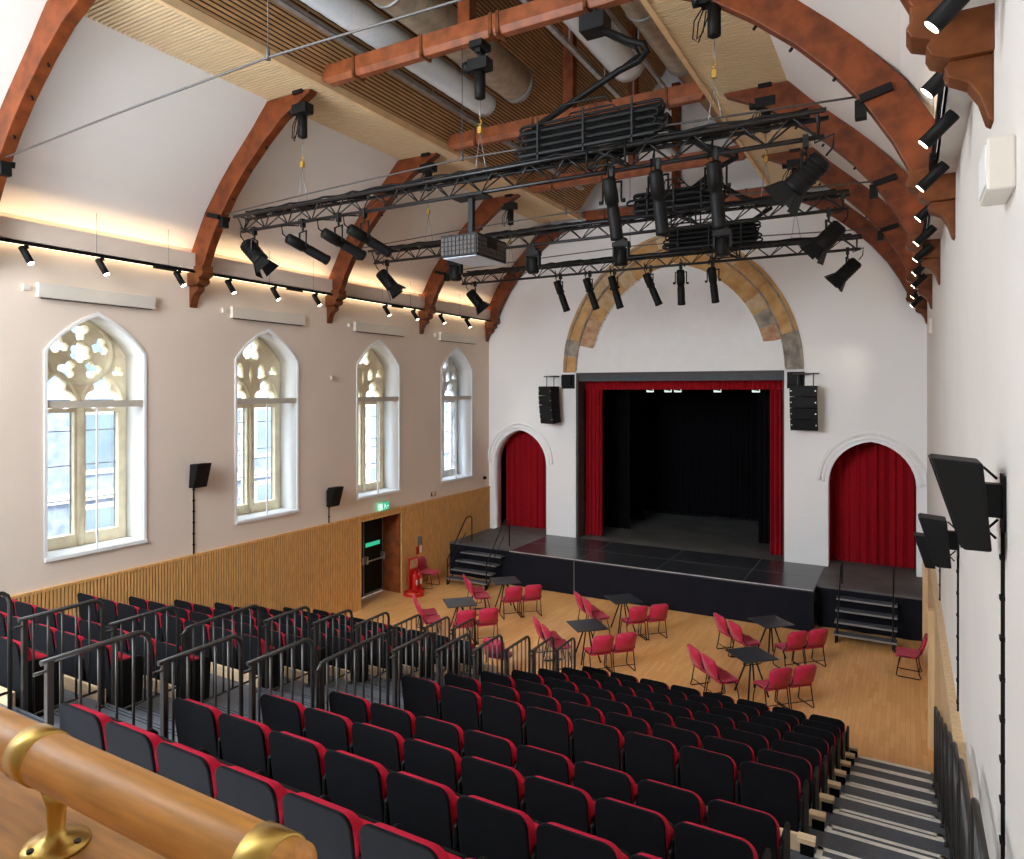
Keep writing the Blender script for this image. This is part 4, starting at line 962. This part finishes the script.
# fire extinguisher stand by the door
t = thing('fire_extinguisher', 'red fire extinguisher on a red stand beside the left door', 'fire extinguisher', (-12.02, 15.86, 0))
b = MB(); b.lathe([(0.075, 0), (0.08, 0.02), (0.08, 0.40), (0.05, 0.47), (0.025, 0.49), (0.025, 0.53)], (-0.02, -0.09, 0.06), (0, 0, 1), 16); b.build('cylinder', M['redpl'], t)
b = MB(); b.lathe([(0.075, 0), (0.08, 0.02), (0.08, 0.38), (0.05, 0.45), (0.025, 0.47), (0.025, 0.51)], (-0.02, 0.10, 0.06), (0, 0, 1), 16); b.build('second_cylinder', M['redpl'], t)
b = MB(); b.box(-0.16, 0.10, -0.2, 0.2, 0.0, 0.05); b.box(-0.16, -0.13, -0.2, 0.2, 0.05, 0.95); b.build('stand', M['redpl'], t)
b = MB(); b.box(-0.13, -0.118, -0.16, 0.16, 0.66, 0.90); b.build('notice_plate', M['stoner'], t)
b = MB(); b.box(0.05, 0.062, -0.13, -0.05, 0.22, 0.36); b.box(0.05, 0.062, 0.06, 0.14, 0.22, 0.36); b.build('label_patch', M['panelw'], t)
t2 = MB()
for k in range(3):
    t2.tube([(-11.92+0.30*math.cos(2*PI*i/28)*(1-0.04*k), 15.55+0.24*math.sin(2*PI*i/28), 0.02+0.03*k) for i in range(28)], 0.017, 6, True)
tag(t2.build('hose', M['redpl']), 'coil of red hose lying on the floor by the fire extinguisher', 'hose')

# ================================================================ CAFE TABLES AND CHAIRS
def chair_proto():
    t = thing('chair', 'proto', 'chair', (0, 0, 0), 0, 'red stacking chairs')
    b = MB(); b.grid(lambda u, v: (0.23*(2*u-1)*(1-0.10*v*0), -0.20+0.42*v, 0.455-0.025*math.sin(PI*v)+0.012*abs(2*u-1)**2-0.03*max(0, v-0.8)*5*(v-0.8)*5), 8, 8)
    b.grid(lambda u, v: (0.23*(2*u-1), -0.20+0.42*v, 0.415-0.02*math.sin(PI*v)-0.03*max(0, v-0.8)*5*(v-0.8)*5), 8, 8)
    b.box(-0.215, 0.215, -0.19, 0.19, 0.405, 0.435)
    b.build('seat', M['chairred'], t)
    b = MB(); pts = rr(0.45, 0.37, 0.09, 5)
    def bk(x, z, d): return (x*(0.93+0.07*z/0.37), -0.225-0.10*z/0.37+0.35*x*x*1.0+d, 0.47+z)
    n = len(pts); vs = [bk(x, z, 0.022) for x, z in pts]+[bk(x, z, -0.022) for x, z in pts]+[bk(0, 0.185, 0.012), bk(0, 0.185, -0.035)]
    fs = [(i, (i+1) % n, n+(i+1) % n, n+i) for i in range(n)]+[(2*n, (i+1) % n, i) for i in range(n)]+[(2*n+1, n+i, n+(i+1) % n) for i in range(n)]
    b.add(vs, fs, True); b.build('backrest', M['chairred'], t)
    for s in (-1, 1):
        b = MB(); x = 0.225*s
        b.tube([(x*0.9, -0.25, 0.66), (x*0.98, -0.21, 0.50), (x, -0.14, 0.42), (x*1.02, -0.20, 0.10), (x*1.02, -0.23, 0.03), (x*1.02, -0.21, 0.012), (x*1.02, 0.16, 0.012), (x*1.02, 0.20, 0.03), (x*1.04, 0.17, 0.22), (x*0.97, 0.12, 0.41), (x*0.95, -0.05, 0.415)], 0.011, 7)
        b.build('sled_leg', M['black'], t)
    b = MB(); b.tube([(-0.22, -0.14, 0.41), (0.22, -0.14, 0.41)], 0.009, 6); b.tube([(-0.22, 0.12, 0.41), (0.22, 0.12, 0.41)], 0.009, 6); b.tube([(-0.24, -0.19, 0.14), (0.24, -0.19, 0.14)], 0.008, 6); b.build('crossbar', M['black'], t)
    return t
def table_proto():
    t = thing('table', 'proto', 'table', (0, 0, 0), PI/4, 'square cafe tables')
    b = MB(); b.box(-0.345, 0.345, -0.345, 0.345, 0.722, 0.745); b.build('tabletop', M['tabletop'], t, 0.006)
    for k in range(4):
        b = MB(); a = PI/2*k+PI/4; c_, s_ = math.cos(a), math.sin(a)
        b.tube([(0.05*c_, 0.05*s_, 0.715), (0.30*c_, 0.30*s_, 0.015), (0.30*c_, 0.30*s_, 0.0)], [0.017, 0.017, 0.02], 8); b.build('leg', M['black'], t)
    b = MB(); b.box(-0.1, 0.1, -0.1, 0.1, 0.70, 0.722); b.build('top_plate', M['black'], t)
    return t
tabx = {-9.09: 'left', -5.86: 'middle', -2.52: 'right'}; taby = {13.62: 'nearer the seats', 15.76: 'nearer the stage'}
chp = tbp = None; first_t = first_c = True
chair0 = chair_proto(); table0 = table_proto()
def put_chair(x, y, rz, label, group='red stacking chairs'):
    global first_c
    if first_c:
        chair0.location = (x, y, 0); chair0.rotation_euler = (0, 0, rz); chair0['label'] = label; chair0['group'] = group; first_c = False; return chair0
    return dup(chair0, (x, y, 0), rz, label, group)
for tx, nx in tabx.items():
    for ty, ny in taby.items():
        lab = 'square charcoal cafe table, %s column, %s' % (nx, ny)
        if first_t: table0.location = (tx, ty, 0); table0['label'] = lab; first_t = False
        else: dup(table0, (tx, ty, 0), PI/4, lab)
        r = random.Random(hash((round(tx*10), round(ty*10))) & 0xffff)
        for (dx, dy, rz, nm) in ((0.42, -0.46, PI/4, 'left of its near-right pair'), (0.78, -0.10, PI/4, 'right of its near-right pair'), (-0.78, -0.20, -PI/4, 'far one of its left-hand pair'), (-0.40, -0.55, -PI/4, 'near one of its left-hand pair')):
            put_chair(tx+dx+r.uniform(-0.01, 0.01), ty+dy+r.uniform(-0.01, 0.01), rz, 'red chair at the %s table %s, %s' % (nx, ny, nm))
put_chair(-12.02, 16.45, -PI/2+0.15, 'red chair standing alone against the oak panelling beside the fire extinguisher', 'lone red chairs')
put_chair(0.05, 16.10, PI/2-0.05, 'red chair standing alone against the right wall near the steps', 'lone red chairs')
put_chair(-7.05, 12.0, 0.1, 'red chair standing alone at the foot of the centre aisle', 'lone red chairs')

# ================================================================ RAKED SEATING
ROWP, ROWR = 0.805, 0.261
rows = []                                   # (back-top Y, platform z, platform front Y, platform rear Y)
for k in range(7): rows.append((10.80-ROWP*k, 0.267+ROWR*k))
for u in range(4): rows.append((4.88-0.805*u, 2.07+0.277*u))
def nose(i): return rows[i][0]+0.75 if i != 7 else rows[6][0]-0.05
RN = ['front', 'second', 'third', 'fourth', 'fifth', 'sixth', 'seventh', 'eighth', 'ninth', 'tenth', 'rearmost']
RX0, RX1 = -4.76, -0.62; LX0, LX1 = -11.05, -6.86; AX0, AX1 = -6.80, -4.80
SXL, SXR = -0.63, XR-0.16
for i, (yb, zf) in enumerate(rows):
    yf = nose(i); yr = nose(i+1) if i < 10 else yb-0.12
    zp = rows[i-1][1] if i else 0.0
    t = thing('seating_tier', 'grey stepped platform under the %s row of theatre seats' % RN[i], 'seating platform', (0, 0, 0), 0, 'tiers of the raked seating')
    b = MB(); b.box(XL+0.08, XR-0.09, yr, yf, zf-0.05, zf); b.build('deck', M['tread'], t)
    b = MB(); b.box(XL+0.08, XR-0.09, yr, yf-0.03, 0.0 if i < 1 else max(0, zf-0.75), zf-0.05); b.build('substructure', M['riser'], t)
    for x0, x1 in ((RX0, RX1-0.10), (LX0, LX1)):
        b = MB(); b.box(x0, x1, yf-0.03, yf, zf, zf+0.13); b.build('toe_board', M['ply'], t)
    b = MB(); b.box(RX1-0.10, RX1, yf-0.06, yf, zf, zf+0.10); eb = b.build('end_bracket', M['riser'], t)
    b = MB(); b.box(RX1-0.12, RX1+0.01, yf-0.08, yf+0.01, zf+0.10, zf+0.135); b.build('end_ledge', M['ply'], eb)
    for x0, x1 in ((AX0+0.03, AX1-0.03), (SXL, SXR)):
        b = MB(); zh = (zf+zp)/2; b.box(x0, x1, yf, yf+0.31, zp, zh); hs = b.build('half_step', M['tread'], t)
        if x1 > 0:
            b = MB(); e = 0.002
            b.box(x0, x1, yf-0.045, yf+0.003, zf-0.03, zf+e)
            b.box(x0, x1, yf+0.27, yf+0.313, zh-0.03, zh+e); b.box(x0, x0+0.045, yf, yf+0.312, zh-0.02, zh+e); b.box(x1-0.05, x1, yf, yf+0.312, zh-0.02, zh+e)
            b.build('pale_nosing', M['nosing'], hs)
        else:
            b = MB(); 
            for d_ in (0.02, 0.06, 0.25, 0.29): b.box(x0, x1, yf+d_, yf+d_+0.008, zh, zh+0.0015)
            for d_ in (-0.04, -0.08): b.box(x0, x1, yf+d_, yf+d_+0.008, zf, zf+0.0015)
            b.build('grip_strip', M['riser'], hs)
# the tip-up theatre seat, seen from behind
def seat_proto():
    t = thing('theatre_seat', 'proto', 'theatre seat', (0, 0, 0), 0, 'theatre seats')
    TL = 0.14                                # recline: run per unit height
    Y0 = lambda z: (0.80-z)*TL
    b = MB(); P = rr(0.455, 0.56, 0.075, 6, True); b.prism(P, lambda a, z: (a, Y0(z+0.24), z+0.24), lambda a, z: (a, Y0(z+0.24)+0.022, z+0.24), True)
    b.build('back_shell', M['blackfab'], t, 0.008)
    b = MB(); P = rr(0.468, 0.485, 0.09, 6, True); n = len(P); L3 = []
    for d, kx, kz in ((0.022, 0.99, 0.985), (0.05, 1.0, 0.982), (0.09, 1.0, 0.955), (0.11, 0.95, 0.90)):
        L3.append([(a*kx, Y0(z*kz+0.30)+d, z*kz+0.30) for a, z in P])
    vs = [p for l in L3 for p in l]; fs = [tuple(range(n))[::-1], tuple(range(3*n, 4*n))]
    for j in range(3):
        for i in range(n): fs.append((j*n+i, j*n+(i+1) % n, (j+1)*n+(i+1) % n, (j+1)*n+i))
    b.add(vs, fs, True); b.build('back_cushion', M['redfab'], t)
    b = MB(); P = rr(0.43, 0.30, 0.06, 4); b.prism(P, lambda a, z: (a, 0.215-0.05*z, 0.30+z), lambda a, z: (a, 0.30-0.05*z, 0.30+z), True); b.build('tip_up_seat', M['redfab'], t, 0.015)
    b = MB(); b.prism(rr(0.41, 0.29, 0.05, 4), lambda a, z: (a, 0.302-0.05*z, 0.305+z), lambda a, z: (a, 0.322-0.05*z, 0.305+z)); b.build('seat_underside', M['blackpl'], t)
    b = MB(); b.box(-0.2, 0.2, 0.10, 0.14, 0.16, 0.26); b.box(-0.19, -0.15, 0.06, 0.30, 0.0, 0.04); b.box(0.15, 0.19, 0.06, 0.30, 0.0, 0.04); b.box(-0.185, -0.155, 0.09, 0.15, 0.0, 0.3); b.box(0.155, 0.185, 0.09, 0.15, 0.0, 0.3); b.build('support_frame', M['black'], t)
    b = MB(); P = [(0.04, 0.05), (0.36, 0.10), (0.38, 0.56), (0.34, 0.60), (0.08, 0.62), (0.035, 0.58)]
    b.prism(P, lambda y, z: (0.238, y, z), lambda y, z: (0.268, y, z)); b.build('arm_panel', M['blackpl'], t, 0.012)
    return t
PW = 0.507
seat0 = seat_proto(); used = False; nseat = 0
leftarm = None
def visible(x, y, z):
    c_, s_ = math.cos(YAW), math.sin(YAW); d = -x*s_+y*c_
    if d < 0.3: return False
    u = 512+FPX*(x*c_+y*s_)/d; v = HORIZON-FPX*(z+0.82-EYE)/d
    return -45 < u < 1060 and v < 885
for i, (yb, zf) in enumerate(rows):
    for blk, xr, nm in (('right', -1.20+0.225, 'right'), ('left', -7.41+0.225, 'left')):
        for n in range(8):
            x = xr-PW*n
            if not visible(x, yb, zf): continue
            rowtxt = '%s row' % RN[i] if i < 7 else ('row behind the cross gangway' if i == 7 else '%s row' % RN[i])
            lab = 'black-backed red theatre seat, %s from the right end of the %s, %s block' % (ORD[n], rowtxt.replace('row behind the cross gangway', 'eighth row'), nm)
            if not used:
                seat0.location = (x, yb, zf); seat0['label'] = lab; seat0['group'] = 'theatre seats of the raked blocks'; used = True; s_ = seat0
            else: s_ = dup(seat0, (x, yb, zf), None, lab, 'theatre seats of the raked blocks')
# guard rails stepping down both sides of the centre aisle, and beside the right stairs
def guard(L, rounded, plate_=True):
    t = thing('guard_rail', 'proto', 'guard rail', (0, 0, 0), 0, 'guard rails'); h = 1.05; r = 0.019
    b = MB(); R = 0.10
    pts = [(0, 0.0, h)] if not rounded else [(0, 0.0, 0.0), (0, 0.0, h-R), (0, 0.015, h-0.045), (0, R*0.6, h-0.008), (0, R, h)]
    pts += [(0, L-R, h), (0, L-R*0.55, h-0.010), (0, L-0.02, h-0.04), (0, L, h-R), (0, L, 0.0)]
    b.tube(pts, r, 10); b.build('handrail', M['railm'], t)
    b = MB(); b.tube([(0, 0, 0.17), (0, L, 0.17)], 0.013, 8); b.build('lower_rail', M['railm'], t)
    b = MB(); b.tube([(0, -0.04, h-0.06), (0, 0.07, h-0.06), (0, 0.07, h)], 0.012, 6); b.build('rail_bracket', M['railm'], t)
    n = max(3, int(round(L/0.125)))
    for k in range(1, n):
        b = MB(); y = L*k/n; b.tube([(0, y, 0.17), (0, y, h)], 0.0115, 6); b.build('baluster', M['railm'], t)
    b = MB(); b.box(-0.02, 0.02, 0.03, 0.07, -0.25, h); b.box(-0.035, 0.035, L-0.05, L-0.0, -0.25, 0.02); b.build('post', M['railm'], t)
    if plate_: b = MB(); b.box(0.02, 0.035, 0.02, 0.05, 0.02, 0.22); b.build('fixing_plate', M['ply'], t)
    return t
protos = {(0, 1): guard(0.74, False), (1, 1): guard(1.02, True), (0, 0): guard(0.74, False, False), (1, 0): guard(1.02, True, False)}
usedg = set()
GN = {-4.82: 'on the right of the centre aisle', -6.80: 'on the left of the centre aisle', XR-0.13: 'beside the right-hand stairs'}
for x in (-4.82, -6.80, XR-0.13):
    for i, (yb, zf) in enumerate(rows):
        if i == 0: continue
        lng = (i == 7); y0 = yb-0.06
        if not visible(x, y0+0.5, zf): continue
        lab = 'dark metal guard rail %s, level with the %s row' % (GN[x], RN[i])
        key = (int(lng), int(x < 0)); p = protos[key]
        if key not in usedg: p.location = (x, y0, zf); p['label'] = lab; p['group'] = 'stepped guard rails'; usedg.add(key)
        else: dup(p, (x, y0, zf), None, lab, 'stepped guard rails')

# ================================================================ BALCONY IN THE FOREGROUND
pb_ = MB(); pb_.box(-2.6, XR-0.01, 0.14, 0.59, 5.12, 5.165); o = pb_.build('balcony_board', M['board'], bevel=0.01)
tag(o, 'wide oak board capping the balcony front beneath the handrail', 'board')
pf = MB(); pf.box(-2.6, XR-0.01, 0.2, 0.54, 4.1, 5.11); pf.box(-2.6, XR-0.01, -0.9, 0.54, 3.95, 4.1); struct(pf.build('wall_balcony', M['parapet']))
t = thing('handrail', 'thick varnished oak handrail with brass bands in the bottom left foreground', 'handrail', (0, 0.45, 5.262))
b = MB(); b.lathe([(0.018, 0), (0.0285, 0.004), (0.0295, 0.02), (0.0295, 2.1), (0.029, 2.116)], (-2.6, 0, 0), (1, 0, 0), 40)
b.v = [(-(v[0]+2.6)-0.475, v[1], v[2]) for v in b.v]; b.build('rail', M['rail'], t)
for x in (-0.925, -0.53):
    b = MB(); b.lathe([(0.0296, 0), (0.0318, 0.002), (0.0318, 0.036), (0.0296, 0.038)], (x, 0, 0), (1, 0, 0), 40); b.build('brass_band', M['brass'], t)
for x in (-0.868,):
    b = MB(); b.lathe([(0.016, -0.028), (0.011, -0.046), (0.009, -0.078), (0.012, -0.084), (0.026, -0.089), (0.035, -0.092), (0.036, -0.097)], (x, 0, 0), (0, 0, 1), 28); br_ = b.build('bracket', M['brass'], t)
    b = MB()
    for a in (0.4, 2.5, 4.6): b.lathe([(0.004, 0), (0.004, 0.003)], (x+0.027*math.cos(a), 0.027*math.sin(a), -0.0905), (0, 0, 1), 8)
    b.build('screw', M['dark'], br_)
